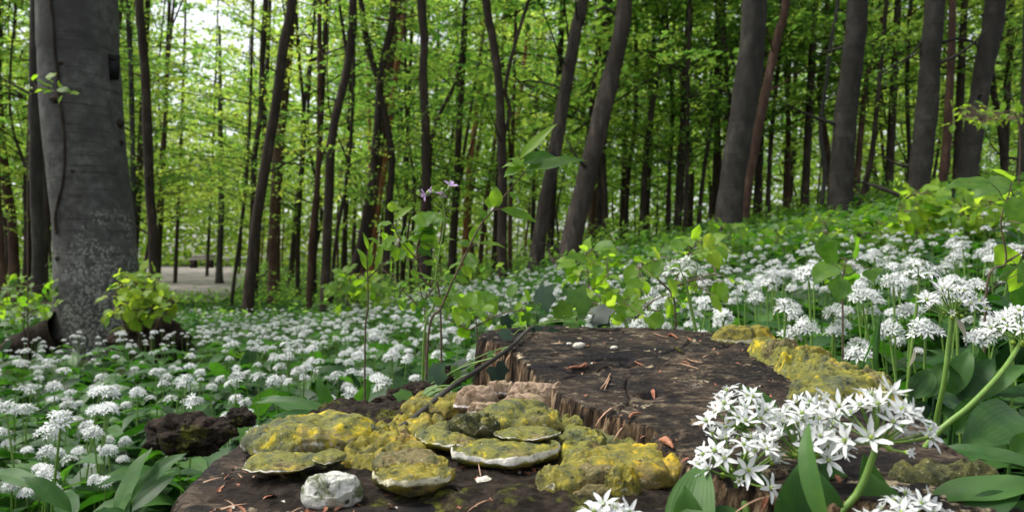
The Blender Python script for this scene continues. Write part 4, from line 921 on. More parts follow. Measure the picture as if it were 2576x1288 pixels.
def garlic_leaf(mb, base, az, L, W, lift, arch, var, r, mat=0, rows=8, cols=2):
    V_, F_, lu = blade(L, W, rows, cols, arch, .18, .5, wave=.04, tip=.85)
    d = np.array([math.cos(az) * math.cos(lift), math.sin(az) * math.cos(lift), math.sin(lift)])
    pet = .25 * L; p1 = np.asarray(base) + d * pet
    mb.scatter(V_, F_, frame(d, [0, 0, 1.] + r.normal(size=3) * .2)[None], [p1], 1, mat, var, lu=lu)
    tube(mb, [base, p1], .0015, 4, mat, caps=False, var=var)
def proto(seed, h, leaves=3, fl=.0105, buds=False):
    r = np.random.RandomState(seed)
    root = bpy.data.objects.new('wild_garlic', None)
    parts = []
    for k_ in range(leaves):
        mb = MB(); garlic_leaf(mb, [0, 0, .01], r.uniform(0, 6.28), r.uniform(.15, .21), r.uniform(.04, .058), r.uniform(.5, 1.15), r.uniform(.7, 1.5), r.uniform(.15, .8), r)
        parts.append(mb.build('leaf', 'garlic', root))
    top = np.array([r.normal() * .02, r.normal() * .02, h]); mb = MB(); tube(mb, [[0, 0, 0], [top[0] * .3, top[1] * .6, h * .5], top], [.0022, .002, .0016], 6, n=10); parts.append(mb.build('stem', 'stalk', root))
    mb = MB(); mid_umbel(mb, r.randint(13, 21), .0155, fl, r, 1.5, origin=top); parts.append(mb.build('flower_head', ['petal', 'stalk'], root, smooth=False))
    for p in parts: sc.collection.objects.unlink(p)
    return root, parts, top
PR = [proto(500 + k, random.uniform(.25, .31)) for k in range(9)]
def place(k, x, y, z, rz, s, label, group=None, h=None):
    root, parts, top = PR[k % len(PR)]
    o = root.copy(); sc.collection.objects.link(o); o.location = (x, y, z); o.rotation_euler = (0, 0, rz); o.scale = (s, s, s)
    tag(o, label, 'flowering plant', group)
    for p in parts: c = p.copy(); sc.collection.objects.link(c); c.parent = o
    return o
def place_head(u, v, w, label, group=None, rz=None, zg=None):
    """put a plant so its flower head appears at (u,v), w pixels across"""
    D = .056 * F / w; p = PT(u, v, D); k = rs.randint(len(PR)); top = PR[k][2]
    g = float(gz(p[0], p[1])); s = np.clip((p[2] - g) / top[2], .7, 1.5)
    z = p[2] - top[2] * s
    return place(k, p[0], p[1], z, 0 if rz is None else rz, s, label, group)
HEADS = [
 (192, 1003, 66, 'tall wild garlic on a dark stem above its neighbours, beside another pair-like head'), (243, 1006, 70, 'wild garlic head touching the tall one on its stump side'),
 (115, 1069, 92, 'broad wild garlic umbel just below the tall pair of heads'), (90, 1113, 78, 'wild garlic umbel drooping under the broad one near the frame edge'),
 (286, 1116, 62, 'wild garlic umbel right above the big folded leaf'), (220, 1133, 68, 'wild garlic umbel in the middle of the near white cluster'),
 (324, 1130, 60, 'wild garlic umbel over the tip of the big folded leaf'), (162, 1145, 66, 'wild garlic umbel left sparse, low in the near white cluster'),
 (275, 1168, 66, 'wild garlic umbel hanging lower than the near white cluster'), (104, 1206, 92, 'big wild garlic umbel low by the frame corner'),
 (88, 1246, 80, 'wild garlic umbel underneath the big low one'), (145, 1272, 66, 'wild garlic umbel cut by the bottom of the frame'), (247, 1217, 82, 'loose starry wild garlic umbel with wide open flowers'),
 (456, 1113, 70, 'wild garlic head on a slim stem against the rotten root'), (511, 1121, 54, 'smaller wild garlic head beside the rotten root one'),
 (572, 1099, 52, 'wild garlic head just touching the stump edge'), (606, 1099, 44, 'wild garlic head tucked behind the humped fungus'),
 (357, 1281, 62, 'wild garlic head peeping up beside the mossy stump foot'), (12, 1120, 60, 'wild garlic head halved by the frame side'), (709, 965, 62, 'lone tall wild garlic beyond the rotten root'),
 (1822, 692, 92, 'tall solitary wild garlic standing over the golden bracket fungus'), (2055, 703, 78, 'raised wild garlic head beyond the round fungus knob'), (2264, 696, 98, 'high wild garlic umbel on a long stem above the others'),
 (1941, 784, 86, 'dense wild garlic ball just above the round fungus knob'), (2022, 790, 66, 'flat wild garlic umbel next to the dense ball'), (2026, 836, 84, 'wide wild garlic umbel right behind the ochre bracket'),
 (2095, 838, 76, 'wild garlic umbel between the wide one and arching blades'), (2155, 826, 72, 'wild garlic umbel behind the arching green blades'), (2169, 721, 54, 'small round wild garlic head uphill of the dense ball'),
 (2325, 842, 108, 'large wild garlic umbel against dark leaves beside the blades'), (2250, 815, 60, 'wild garlic umbel crossed by an arching blade'), (2305, 900, 60, 'low starry wild garlic beneath the large umbel'),
 (2477, 812, 60, 'modest wild garlic umbel beyond the biggest domed one'), (2491, 862, 100, 'cup-based wild garlic head under the frame-side flower'), (1659, 809, 66, 'wild garlic head peeking over the back of the stump cut'),
 (1578, 812, 58, 'wild garlic head beside the peeking one over the stump'), (1458, 772, 50, 'wild garlic head rising over the ivy leaves'), (2508, 642, 48, 'wild garlic head under the broad lobed leaves'),
 (1740, 822, 60, 'wild garlic head level with the stump cut beside golden bracket'), (2390, 800, 50, 'wild garlic head behind the biggest domed umbel'), (480, 1010, 48, 'wild garlic head just beyond the dark rotten root'),
]
for h_ in HEADS: place_head(*h_)
for k_ in range(22):
    place_head(rs.uniform(-15, 345), rs.uniform(1030, 1275), rs.uniform(60, 84), 'wild garlic umbel filling the near white cluster in front of the rotten root', 'wild garlic of the near white cluster')
for k_ in range(16):
    place_head(rs.uniform(2080, 2575), rs.uniform(740, 900), rs.uniform(58, 80), 'wild garlic umbel crowding behind the arching green blades', 'wild garlic behind the arching blades')
# --- hero umbels
def hero(hub, R0, n, seed, stem, label, leaves=(), fl=.0125, spread=1.75, lean=(0, 0, 0), bare=False, stemr=.0022):
    r = np.random.RandomState(seed); hub = np.asarray(hub, float); stem = [np.asarray(p, float) for p in stem]
    base = stem[-1]; root = empty('wild_garlic', base, label, 'flowering plant')
    mb = MB(); tube(mb, [hub] + stem, np.linspace(stemr * .85, stemr * 1.25, len(stem) + 1), 10, n=24); mb.build('stem', 'stalk', root, origin=base)
    D = norm(umbel_dirs(n, spread, r) + np.asarray(lean)); L = R0 * r.uniform(.72, 1.05, n); T = hub + D * L[:, None]
    mb = MB()
    for d, t in zip(D, T):
        m_ = hub + d * np.linalg.norm(t - hub) * .5 + [0, 0, -.0012]; tube(mb, [hub, m_, t], .0006, 5, n=6, caps=False)
    for q in range(7):
        p = hub + rdir(1, r)[0] * [.008, .008, .004]; blob(mb, p, (.0019,) * 3, .1, 2, q, 10, 8, 1)
    blob(mb, hub, (.0032, .0032, .003), .1, 2, 3, 12, 8)
    fh = mb.build('flower_head', ['stalk', 'ovary'], root, origin=base)
    for d, t in zip(D, T):
        s = fl * .78 * r.uniform(.8, 1.12); ax = norm(d * .8 + np.array([0, -.35, .5]) + r.normal(size=3) * .25)
        if r.uniform() < .12: cl = .35
        else: cl = 1
        V = HV.copy(); V[:, :2] *= cl; V[:, 2] = V[:, 2] * (1 if cl == 1 else 2.2)
        V = V + r.normal(size=V.shape) * .022; V[:, 2] += r.uniform(-.25, .5) * np.hypot(V[:, 0], V[:, 1]) ** 2
        mbf = MB(); q = frame(np.cross(ax, rdir(1, r)[0]), ax)[None]
        mbf.scatter(V, HF, q, [t], s, 0)
        blob(mbf, t + ax * s * .13, (s * .14,) * 3, .15, 2, 1, 10, 7, 1)
        for a_ in range(6):
            t2 = a_ * 1.047 + .5; e = q[0] @ np.array([math.cos(t2) * .2, math.sin(t2) * .2, .42]); tube(mbf, [t, t + e * s], .00028, 3, 0, caps=False)
        mbf.build('flower', ['petal', 'ovary'], fh, origin=base)
    for lf in leaves:
        mb = MB(); V_, F_, lu = blade(lf['L'], lf['W'], 16, 4, lf.get('arch', .8), .16, .5, wave=.03, tip=.85)
        mb.scatter(V_, F_, frame(np.array(lf['d'], float), np.array(lf.get('up', (0, -.4, 1)), float))[None], [np.asarray(lf['p'])], 1, 0, lf.get('var', .4), lu=lu)
        mb.build('leaf', 'garlic', root, origin=base)
    return root
def hp(u, v, D): return PT(u, v, D)
hero(hp(1850, 1200, .46), .028, 20, 1, [hp(1862, 1250, .46), hp(1880, 1330, .45), hp(1880, 1800, .46)], 'white wild garlic umbel nearest the yellow fungus, flowers splayed wide', lean=(-.05, -.2, .25), fl=.0125,
     leaves=[dict(p=hp(1930, 1420, .47), d=(-.12, .05, 1), L=.066, W=.034, arch=.3, up=(.2, -1, .1), var=.55), dict(p=hp(1720, 1500, .42), d=(.02, .1, 1), L=.085, W=.03, arch=1.0, up=(-.6, -1, .2), var=.5)])
hero(hp(1868, 1075, .50), .025, 22, 2, [hp(1890, 1160, .49), hp(1920, 1300, .48), hp(1940, 1800, .50)], 'white wild garlic umbel above the splayed one, before the cut wood', lean=(0, -.2, .15), fl=.012,
     leaves=[dict(p=hp(2000, 1110, .54), d=(-.45, .1, .62), L=.055, W=.022, arch=.3, up=(.5, -.7, .5), var=.5)])
hero(hp(2022, 1150, .47), .028, 30, 3, [hp(2020, 1200, .46), hp(1995, 1290, .45), hp(1985, 1800, .46)], 'crowded white wild garlic umbel in the middle of the near trio', lean=(0, -.2, .3), fl=.0125,
     leaves=[dict(p=hp(2040, 1430, .43), d=(-.03, .02, 1), L=.062, W=.04, arch=.2, up=(-.1, -1, .1), var=.35), dict(p=hp(2100, 1360, .40), d=(-.55, .0, .9), L=.07, W=.012, arch=1.3, up=(-.7, -.3, .6), var=.7),
             dict(p=hp(2130, 1420, .46), d=(-.1, .05, 1), L=.066, W=.034, arch=.3, up=(.2, -1, 0), var=.6)])
hero(hp(2209, 1112, .43), .029, 24, 4, [hp(2195, 1150, .43), hp(2160, 1235, .43), hp(2060, 1400, .43), hp(2010, 1900, .44)], 'sharp white wild garlic umbel with green ovaries on a thick slanting stem', lean=(.12, -.15, .25), fl=.013, stemr=.002,
     leaves=[dict(p=hp(2260, 1420, .43), d=(-.3, .05, 1), L=.055, W=.03, arch=.2, up=(-.2, -1, .1), var=.6)])
hero(hp(2036, 1075, .53), .024, 14, 14, [hp(2040, 1160, .52), hp(2050, 1330, .5), hp(2060, 1800, .52)], 'white wild garlic umbel hidden at the back between crowded and sharp ones', lean=(0, 0, .2), fl=.0115)
hero(hp(2290, 1345, .40), .022, 14, 5, [hp(2283, 1400, .40), hp(2290, 1900, .42)], 'white wild garlic umbel cut by the lower frame below the slanting stem', lean=(0, -.1, .4), fl=.012)
hero(hp(1530, 1350, .40), .018, 12, 6, [hp(1530, 1400, .40), hp(1530, 1900, .36)], 'tips of a white wild garlic umbel rising before the stump front', lean=(0, 0, .5), fl=.012)
hero(hp(2397, 792, .66), .026, 24, 7, [hp(2388, 850, .66), hp(2375, 960, .66), hp(2352, 1085, .67), hp(2340, 1300, .68)], 'biggest domed wild garlic umbel with drooping spathe on a thick straight stem', fl=.0125, lean=(0, -.05, .35), stemr=.0021)
hero(hp(2572, 856, .56), .024, 12, 8, [hp(2520, 935, .54), hp(2440, 1020, .53), hp(2349, 1098, .53), hp(2250, 1240, .54)], 'wild garlic flower at the frame side on a long slanting thick stem', lean=(-.2, 0, .4), fl=.0115, stemr=.0019)
# papery spathes
for (p0, p1, w_, lab) in [((2402, 800), (2440, 855), .006, 'withered papery spathe hanging from the biggest domed umbel'), ((2028, 1180), (2014, 1290), .007, 'torn papery spathe hanging among the near stems'), ((2300, 880), (2292, 925), .006, 'pale papery spathe below the large umbel')]:
    D = .655 if p0[0] > 2350 else (.45 if p0[0] < 2100 else .9); a, b = PT(*p0, D), PT(*p1, D); L = np.linalg.norm(b - a); mb = MB(); V_, F_, _ = blade(L, w_, 10, 1, .3, .6, .4)
    mb.scatter(V_, F_, frame(b - a, [.3, -1, .1])[None], [a], 1, 0); tag(mb.build('spathe', 'membrane', origin=a), lab, 'spathe')

# --- individual garlic leaves that show large (part of leaf clumps)
def clump(name, label, D, specs, cat='leaf clump', m='garlic'):
    b = None; root = None
    for (u0, v0, u1, v1, wpx, var, arch, upv, *dd) in specs:
        a = PT(u0, v0, D + (dd[0] if dd else 0)); e = PT(u1, v1, D + (dd[1] if len(dd) > 1 else 0))
        if root is None: b = a * [1, 1, 0] + [0, 0, float(gz(a[0], a[1]))]; root = empty(name, b, label, cat)
        L = np.linalg.norm(e - a); d = norm(e - a); up = np.array(upv, float); W = wpx / F * D
        f = frame(d, up); th = arch / 2; d2 = f @ np.array([0, math.cos(th), math.sin(th)])   # start steeper so the arch lands at the tip
        V_, F_, lu = blade(L * (1 + .1 * arch), W, 16, 4, arch, .2, .48, wave=.05, tip=.85)
        mb = MB(); mb.scatter(V_, F_, frame(d2, up)[None], [a], 1, 0, var, lu=lu)
        low = a * [1, 1, 0] + [0, 0, float(gz(a[0], a[1]))]
        if a[2] > low[2] + .02: tube(mb, [low, (a + low) / 2 - d * .01, a], .0016, 5, 0, n=6, caps=False, var=var)
        mb.build('leaf', m, root, origin=b)
    return root
clump('garlic_leaves', 'big glossy folded garlic leaves below the near white cluster', .86, [
    (290, 1290, 378, 1128, 62, .45, .3, (-.5, -.9, .4), 0, .05), (330, 1260, 462, 1142, 52, .5, .8, (.1, -.5, 1), .03, .06), (310, 1300, 440, 1195, 55, .15, .6, (.2, -.5, 1), .05, .1),
    (180, 1290, 60, 1200, 50, .3, .7, (0, -.4, 1)), (230, 1300, 330, 1290, 45, .35, .5, (0, -.6, 1), -.05, 0), (120, 1240, -20, 1190, 55, .45, .6, (0, -.4, 1), .05, .1)])
clump('garlic_leaves', 'tuft of long arching garlic leaves beyond the humped fungus', 1.12, [
    (880, 1060, 650, 1010, 40, .6, .8, (0, -.5, 1)), (860, 1060, 690, 1045, 36, .45, .5, (0, -.6, 1), -.05, -.1), (870, 1060, 990, 985, 44, .35, .7, (0, -.5, 1)), (880, 1050, 930, 960, 38, .7, .5, (.5, -.8, .4)),
    (900, 1060, 1000, 1015, 46, .2, .8, (0, -.4, 1)), (850, 1050, 800, 950, 40, .5, .5, (-.5, -.8, .4)), (780, 1060, 660, 1000, 40, .55, .8, (0, -.4, 1), .1, .15)])
clump('garlic_leaves', 'broad crumpled garlic leaves beside the slanting thick stem', .62, [
    (2420, 1130, 2560, 1035, 130, .35, .7, (0, -.75, .7), .05, .12), (2400, 1085, 2480, 1015, 95, .3, .4, (-.2, -1, .4), .1, .1), (2360, 1130, 2620, 1180, 62, .45, .5, (0, -.5, 1), 0, -.05),
    (2540, 1150, 2600, 1090, 60, .75, .5, (0, -1, .4))])
clump('garlic_leaves', 'huge pale green garlic leaf sweeping in low along the frame corner', .42, [
    (2640, 1225, 2320, 1262, 95, .6, .5, (0, -.45, 1), 0, .02), (2660, 1280, 2400, 1330, 80, .45, .4, (0, -.4, 1)), (2400, 1330, 2560, 1245, 80, .25, .6, (.1, -.5, 1))])
clump('garlic_leaves', 'dark garlic leaves behind the thick straight stem', .95, [
    (2400, 1010, 2500, 905, 60, .15, .8, (.1, -.7, .8)), (2390, 1000, 2440, 880, 55, .5, .8, (0, -.5, 1)), (2440, 1020, 2580, 920, 50, .55, .8, (.1, -.6, 1)), (2330, 1000, 2380, 910, 50, .4, .6, (-.3, -.8, .6)),
    (2480, 1000, 2600, 990, 50, .2, .6, (0, -.4, 1)), (2300, 1000, 2340, 930, 45, .6, .5, (0, -.8, .6)), (2420, 960, 2340, 880, 40, .6, .8, (0, -.4, 1))])
clump('nettle_leaves', 'grey-green toothed leaves beside the mossy rim growth', .78, [
    (2240, 1010, 2200, 960, 55, .3, .4, (0, -.8, .7)), (2290, 1000, 2345, 930, 60, .35, .5, (0, -1, .5)), (2300, 1010, 2330, 1060, 60, .35, .3, (.2, -1, .6)), (2350, 1000, 2420, 1020, 50, .3, .4, (0, -.8, .8)),
    (2260, 1030, 2300, 1080, 55, .25, .4, (0, -.8, .7)), (2370, 1040, 2440, 1050, 40, .4, .4, (0, -.8, .7))], m='ivy')
clump('arching_blades', 'narrow upright green blades arching beyond the stump rim', .92, [
    (2205, 950, 2214, 790, 16, .5, .5, (-.9, -.5, .1)), (2160, 925, 2205, 792, 12, .45, .6, (.6, -.6, .3)), (2228, 950, 2212, 800, 11, .35, .2, (1, -.5, .1)), (2214, 795, 2330, 822, 8, .5, .6, (0, -.4, 1))])
clump('garlic_leaves', 'upright garlic leaf pair standing before the near trio of umbels', .44, [
    (2230, 1400, 2175, 1145, 85, .6, .2, (-.2, -1, .1)), (1760, 1420, 1722, 1228, 90, .5, .5, (-.4, -1, .3)), (1760, 1330, 1860, 1285, 60, .5, .6, (0, -.6, 1))])

# --- carpet: nearest plants one by one, the rest as one mass
def blocked(x, y, m=0.02):
    a = np.arctan2(y - cc[1], x - cc[0]); r_ = np.hypot(x - cc[0], y - cc[1]); ins = r_ < np.interp(a, A, Ro) * 1.12 + m
    be = np.hypot(x - bb[0], y - bb[1]) < .42
    front = (y < .85) & (np.abs(x) < .62 * y + .12) & (x > -.42)
    rt = (np.hypot((x + .43) / .2, (y - 1.0) / .15) < 1) | (np.hypot((x + 2.7) / .42, (y - 5.35) / .35) < 1)
    wedge = (x / y > -.72) & (x / y < -.425) & (y > 4.2) & (y < 6.3)
    return ins | be | front | rt | wedge
r = np.random.RandomState(77)
n = 17000; y = .8 + 12.2 * r.uniform(size=n) ** .62; x = r.uniform(-.8, .8, n) * y
den = 1 - .35 * sst(3, 9, y) - .8 * sst(-.02, .16, -fbm(st3(x * 1.5, y * 1.1, 0), 3, 61))
dleft = np.where(x < -.05 * y, sst(9.5, 7., y), sst(9.5, 3.6, y) * (1 - .85 * sst(.1, .5, x / y) * sst(2.4, 4.5, y)))
keep = (~blocked(x, y)) & (r.uniform(size=n) < den * dleft * .9)
x, y = x[keep], y[keep]; vis = np.abs(x) < .71 * y + .1
near = np.argsort(np.hypot(x, y) + np.where(vis, 0, 9)); 
sel = []; 
for k_ in near:
    if len(sel) >= 245: break
    if y[k_] < .95: continue
    if all((x[k_] - x[q]) ** 2 + (y[k_] - y[q]) ** 2 > .0045 for q in sel[-80:]): sel.append(k_)
sel = np.array(sel); rest = np.setdiff1d(np.arange(len(x)), near[:int(len(sel) * 1.0)]); ymax = y[sel].max()
rest = np.setdiff1d(np.arange(len(x)), sel); rest = rest[(y[rest] > 1.75)]
def garl(x, y):
    a = x / y; dz = 'nearest' if y < 1.5 else ('middle' if y < 2.1 else 'farther')
    if x < 0: w_ = 'below the grey beech' if a < -.42 else ('straight below the leaning trunk' if a < -.28 else ('below the bowed trunk' if a < -.15 else 'below the lilac flowers'))
    else: w_ = 'behind the stump cut' if a < .25 else ('beyond the golden bracket' if a < .4 else ('below the pale-streaked beech' if a < .58 else 'below the leaning slope beech'))
    t_ = 'wild garlic in white flower, %s rows of the carpet %s' % (dz, w_); return t_, t_
for k_ in sel:
    left = x[k_] < 0
    place(rs.randint(9), x[k_], y[k_], float(gz(x[k_], y[k_])) + rs.uniform(-.01, .025), rs.uniform(0, 6.28), rs.uniform(.72, 1.0) * (1.16 if x[k_] > 0 and y[k_] < 2.2 else 1.),
          *garl(x[k_], y[k_]))
print('near', len(sel), 'rest', len(rest), 'ymax', ymax)
x, y = x[rest], y[rest]; g0 = gz(x, y); n = len(x)
hh = r.uniform(.22, .31, n)
mb = MB()
# LOD head: 15 small double petals
lod = MB(); rr3 = np.random.RandomState(5)
Dd = umbel_dirs(15, 1.5, rr3); V_, F_, _ = blade(1, .42, 1, 1, .2, .3)
qv = MB(); Dd = umbel_dirs(16, 1.7, rr3); V_ = np.array([[0, -.55, .2], [.1, 0, 0], [0, .55, .2], [-.1, 0, 0.]]); F_ = [[0, 1, 2, 3]]
for q in range(3):
    ax = norm(Dd * .8 + [0, 0, .3] + rr3.normal(size=Dd.shape) * .4); e = norm(np.cross(ax, [.3, .8, .1])); e2 = np.cross(ax, e); an = q * 1.047; dd = e * math.cos(an) + e2 * math.sin(an)
    qv.scatter(V_, F_, frame(dd, ax), Dd * .0175 * rr3.uniform(.8, 1.1, 16)[:, None], .0205)
HVL, HFL = np.concatenate(qv.V), np.concatenate(qv.Fq)
ca = r.uniform(0, 6.28, n); Rz = np.zeros((n, 3, 3)); Rz[:, 0, 0] = np.cos(ca); Rz[:, 0, 1] = -np.sin(ca); Rz[:, 1, 0] = np.sin(ca); Rz[:, 1, 1] = np.cos(ca); Rz[:, 2, 2] = 1
nh = n; T = st3(x, y, g0 + hh)
HVL = HVL * [1.08, 1.08, .8]; mb.scatter(HVL, HFL, Rz[:nh], T[:nh], r.choice([.28, .44, .58, .7, .85], nh, p=[.16, .28, .28, .2, .08]) * r.uniform(.9, 1.1, nh), 0)
sv = np.array([[-.0012, 0, 0], [.0012, 0, 0], [.001, 0, 1], [-.001, 0, 1], [0, -.0012, 0], [0, .0012, 0], [0, .001, 1], [0, -.001, 1]])
Rs = Rz[:nh].copy(); Rs[:, 2, 2] = hh[:nh] + .008; mb.scatter(sv, [[0, 1, 2, 3], [4, 5, 6, 7]], Rs, st3(x, y, g0)[:nh], 1, 1)
tag(mb.build('flower_carpet', ['petal', 'stalk'], smooth=False), 'white carpet of flowering wild garlic spreading up to the trees', 'flowers', kind='stuff')
# leaf cover for the whole carpet
def cover(name, lab, n, y0, y1, pw, L, W, rows, cols, zlo, zhi, seed, m='garlic', vlo=.1, vhi=.75, rng=.8, dens=None):
    r = np.random.RandomState(seed); y = y0 + (y1 - y0) * r.uniform(size=n) ** pw; x = r.uniform(-rng, rng, n) * y
    k_ = ~blocked(x, y, .0)
    if dens is not None: k_ &= dens(x, y, r)
    x, y = x[k_], y[k_]; n = len(x); V_, F_, lu = blade(L, W, rows, cols, 1.1, .2, .5, wave=.05, tip=.85)
    az = r.uniform(0, 6.28, n); lift = r.uniform(.1, 1.0, n); d = np.stack([np.cos(az) * np.cos(lift), np.sin(az) * np.cos(lift), np.sin(lift)], -1)
    up = np.array([0, 0, 1.]) + r.normal(size=(n, 3)) * .3; P = st3(x, y, gz(x, y) + r.uniform(zlo, zhi, n))
    v = np.clip(r.uniform(vlo, vhi, n) + .2 * fbm(P * 2, 2, 4), 0, 1)
    mb = MB(); mb.scatter(V_, F_, frame(d, up), P, r.uniform(.7, 1.2, n), 0, v, lu=lu)
    return tag(mb.build(name, m), lab, 'ground cover', kind='stuff')
cover('garlic_foliage', 'dense dark green garlic leaves under the near flowers', 8500, .55, 3.6, .75, .15, .045, 5, 1, .0, .16, 81, rng=.85)
cover('herb_layer', 'fresh green leafy herbs covering the slope above the flowers', 15000, 3.2, 12, .8, .085, .055, 3, 1, .1, .36, 83, m='garlic', vlo=.3, vhi=1.1, dens=lambda x, y, r: (x / y > .0) & (r.uniform(size=len(x)) < sst(0., .35, x / y) * sst(3.2, 4.8, y)))
cover('garlic_foliage', 'dark green garlic leaves under the distant flowers', 36000, 3.4, 13.5, .7, .15, .05, 2, 1, .02, .22, 82)

# ------------------------------------------------------------------ saplings and bushes
def leafy(name, label, cat, D, stems, leaves, m='bright', rowsc=(8, 2), sw=.0012, fold=.2, sbase=True, tw='twig'):
    """stems: lists of (u,v[,dD]); leaves: (u0,v0,u1,v1,w,var[,dD])"""
    p0 = PT(*stems[0][0][:2], D); b = np.array([p0[0], D, float(gz(p0[0], D))]); root = empty(name, b, label, cat)
    for k_, s in enumerate(stems):
        Q = [PT(q[0], q[1], D + (q[2] if len(q) > 2 else 0)) for q in s]
        if k_ == 0 and sbase: Q = [b - [0, 0, .02]] + Q if Q[0][2] > b[2] else Q
        mb = MB(); tube(mb, Q, np.linspace(sw * 1.4 if k_ == 0 else sw, sw * .6, len(Q)), 6, n=8 * len(Q)); mb.build('stem' if k_ == 0 else 'branch', tw, root, origin=b)
    for lf in leaves:
        u0, v0, u1, v1, wp, var = lf[:6]; dd = lf[6] if len(lf) > 6 else rs.uniform(-.25, .25)
        a, e = PT(u0, v0, D), PT(u1, v1, D); L = np.linalg.norm(e - a); e = e + [0, dd * L, 0]
        up = np.array([rs.normal() * .2, -.75 + rs.normal() * .2, .85]) if len(lf) < 8 else np.array(lf[7], float)
        V_, F_, lu = blade(L, wp / F * D * 1.2, rowsc[0], rowsc[1], rs.uniform(.3, .8), fold, .42, wave=.06)
        f = frame(e - a, up); d2 = f @ np.array([0, .98, .2]); mb = MB(); mb.scatter(V_, F_, frame(d2, up)[None], [a], 1, 0, var, lu=lu); mb.build('leaf', m, root, origin=b)
    return root
def r2(L): return [tuple([869.3 + a[0] * .4876, 289.8 + a[1] * .4875, 869.3 + a[2] * .4876, 289.8 + a[3] * .4875, a[4] * .4876] + list(a[5:])) for a in L]
def s2(S): return [[(869.3 + x * .4876, 289.8 + y * .4875) for x, y in s] for s in S]
leafy_k = 1.25
leafy('sapling', 'tall leaning green sapling with big drooping top leaves behind the stump', 'sapling', .95,
      s2([[(420, 1250), (500, 980), (600, 760), (690, 580), (760, 490), (860, 370), (930, 290)], [(760, 490), (800, 485)], [(680, 665), (640, 680)]]),
      r2([(925, 285, 1243, 237, 72, .12, -.1, (0, -.75, .7)), (915, 250, 1098, 185, 80, .08, .2, (0, -.85, .6)), (900, 225, 1095, 48, 50, .55, 0), (905, 270, 808, 312, 55, .3), (915, 260, 800, 250, 40, .7, .1), (870, 330, 835, 362, 45, .25),
          (920, 275, 850, 200, 50, .4), (775, 480, 775, 365, 62, .5), (800, 485, 992, 548, 52, .35, .1, (0, -.85, .6)), (760, 495, 708, 565, 45, .35), (745, 480, 735, 415, 40, .35), (690, 580, 632, 665, 55, .45), (680, 665, 828, 664, 36, .6, .1),
          (660, 620, 720, 600, 40, .3), (720, 540, 690, 480, 45, .25), (560, 850, 500, 830, 50, .3), (570, 840, 640, 860, 45, .4), (520, 940, 580, 920, 45, .35), (500, 980, 440, 940, 45, .3), (640, 680, 590, 640, 45, .25), (840, 400, 880, 440, 45, .2), (610, 770, 692, 745, 110, .2, .2), (600, 780, 658, 838, 45, .65), (930, 300, 990, 300, 60, .2)]), m='bright')
leafy('sapling', 'low twiggy sapling with rounded leaves beside the lilac flowers', 'sapling', 1.05,
      s2([[(490, 1020), (420, 870), (372, 750), (380, 640), (440, 560)], [(372, 750), (290, 650), (240, 560)], [(380, 650), (470, 690)]]),
      r2([(440, 590, 330, 600, 130, .12, .2), (440, 580, 390, 660, 90, .2), (440, 560, 510, 530, 90, .4), (440, 560, 340, 520, 90, .45), (400, 560, 470, 500, 70, .35), (430, 620, 440, 570, 70, .1), (420, 640, 420, 700, 60, .3), (370, 700, 450, 720, 75, .15), (380, 640, 320, 640, 60, .5),
          (290, 660, 350, 740, 60, .35), (280, 650, 320, 640, 50, .3), (250, 640, 180, 690, 60, .6), (250, 700, 175, 660, 60, .55), (240, 560, 165, 570, 40, .5), (250, 540, 345, 462, 35, .6), (240, 500, 238, 440, 45, .65), (250, 690, 265, 755, 40, .4), (430, 640, 480, 690, 50, .7), (470, 690, 500, 720, 50, .5), (400, 760, 460, 770, 30, .6)]), m='bright')
leafy('shrub_shoot', 'thin upright shoot with narrow pale leaves over the flower carpet', 'sapling', 1.1,
      s2([[(100, 1230), (115, 1000), (115, 850), (110, 740), (120, 660)], [(118, 840), (180, 780), (230, 740)]]),
      r2([(112, 760, 60, 680, 22, .5), (112, 770, 130, 700, 22, .5), (120, 700, 95, 600, 18, .6), (115, 800, 75, 730, 20, .45), (118, 790, 150, 715, 22, .4), (180, 780, 250, 745, 24, .5), (120, 730, 150, 640, 20, .6), (115, 740, 140, 680, 24, .6), (160, 800, 200, 640, 30, .6)]), m='bright')
# lilac flower
cf = leafy('lilac_flower', 'slender stem with four lilac flowers at its tip', 'flower', .98,
      s2([[(400, 1250), (455, 980), (470, 800), (500, 620), (512, 520), (490, 415)], [(492, 418), (470, 405), (440, 400)], [(492, 418), (520, 390), (540, 372)], [(470, 850), (400, 840)], [(505, 560), (520, 530)]]),
      r2([(470, 850, 575, 820, 14, .5), (465, 860, 360, 808, 14, .5), (455, 1000, 390, 1050, 14, .5), (508, 560, 540, 525, 10, .6), (500, 500, 478, 478, 10, .6), (505, 640, 570, 646, 12, .6), (512, 460, 560, 445, 6, .6)]), tw='stalk', sw=.0013)
cb = np.array(cf.location)
for (x_, y_, s_, a_) in [(415, 408, .013, 200), (443, 397, .010, 160), (498, 398, .012, 250), (540, 368, .014, 70)]:
    c = PT(869.3 + x_ * .4876, 289.8 + y_ * .4875, .98); mb = MB(); V_, F_, _ = blade(1, .62, 4, 2, .5, .25, .62)
    ax = norm([math.cos(R_(a_)), -.5, math.sin(R_(a_))]); q0 = frame(np.cross(ax, [0, 1, .2]), ax)
    Rm = []
    for k_ in range(4):
        e = q0 @ np.array([math.cos(k_ * 1.57) * .8, math.sin(k_ * 1.57) * .8, .7]); Rm.append(frame(e, ax))
    mb.scatter(V_, F_, np.array(Rm), np.repeat(c[None], 4, 0), s_ * .8, 0); blob(mb, c - ax * .003, (.003, .003, .004), .1, 2, 1, 8, 6, 1)
    mb.build('flower', ['lilac', 'stalk'], cf, origin=cb)
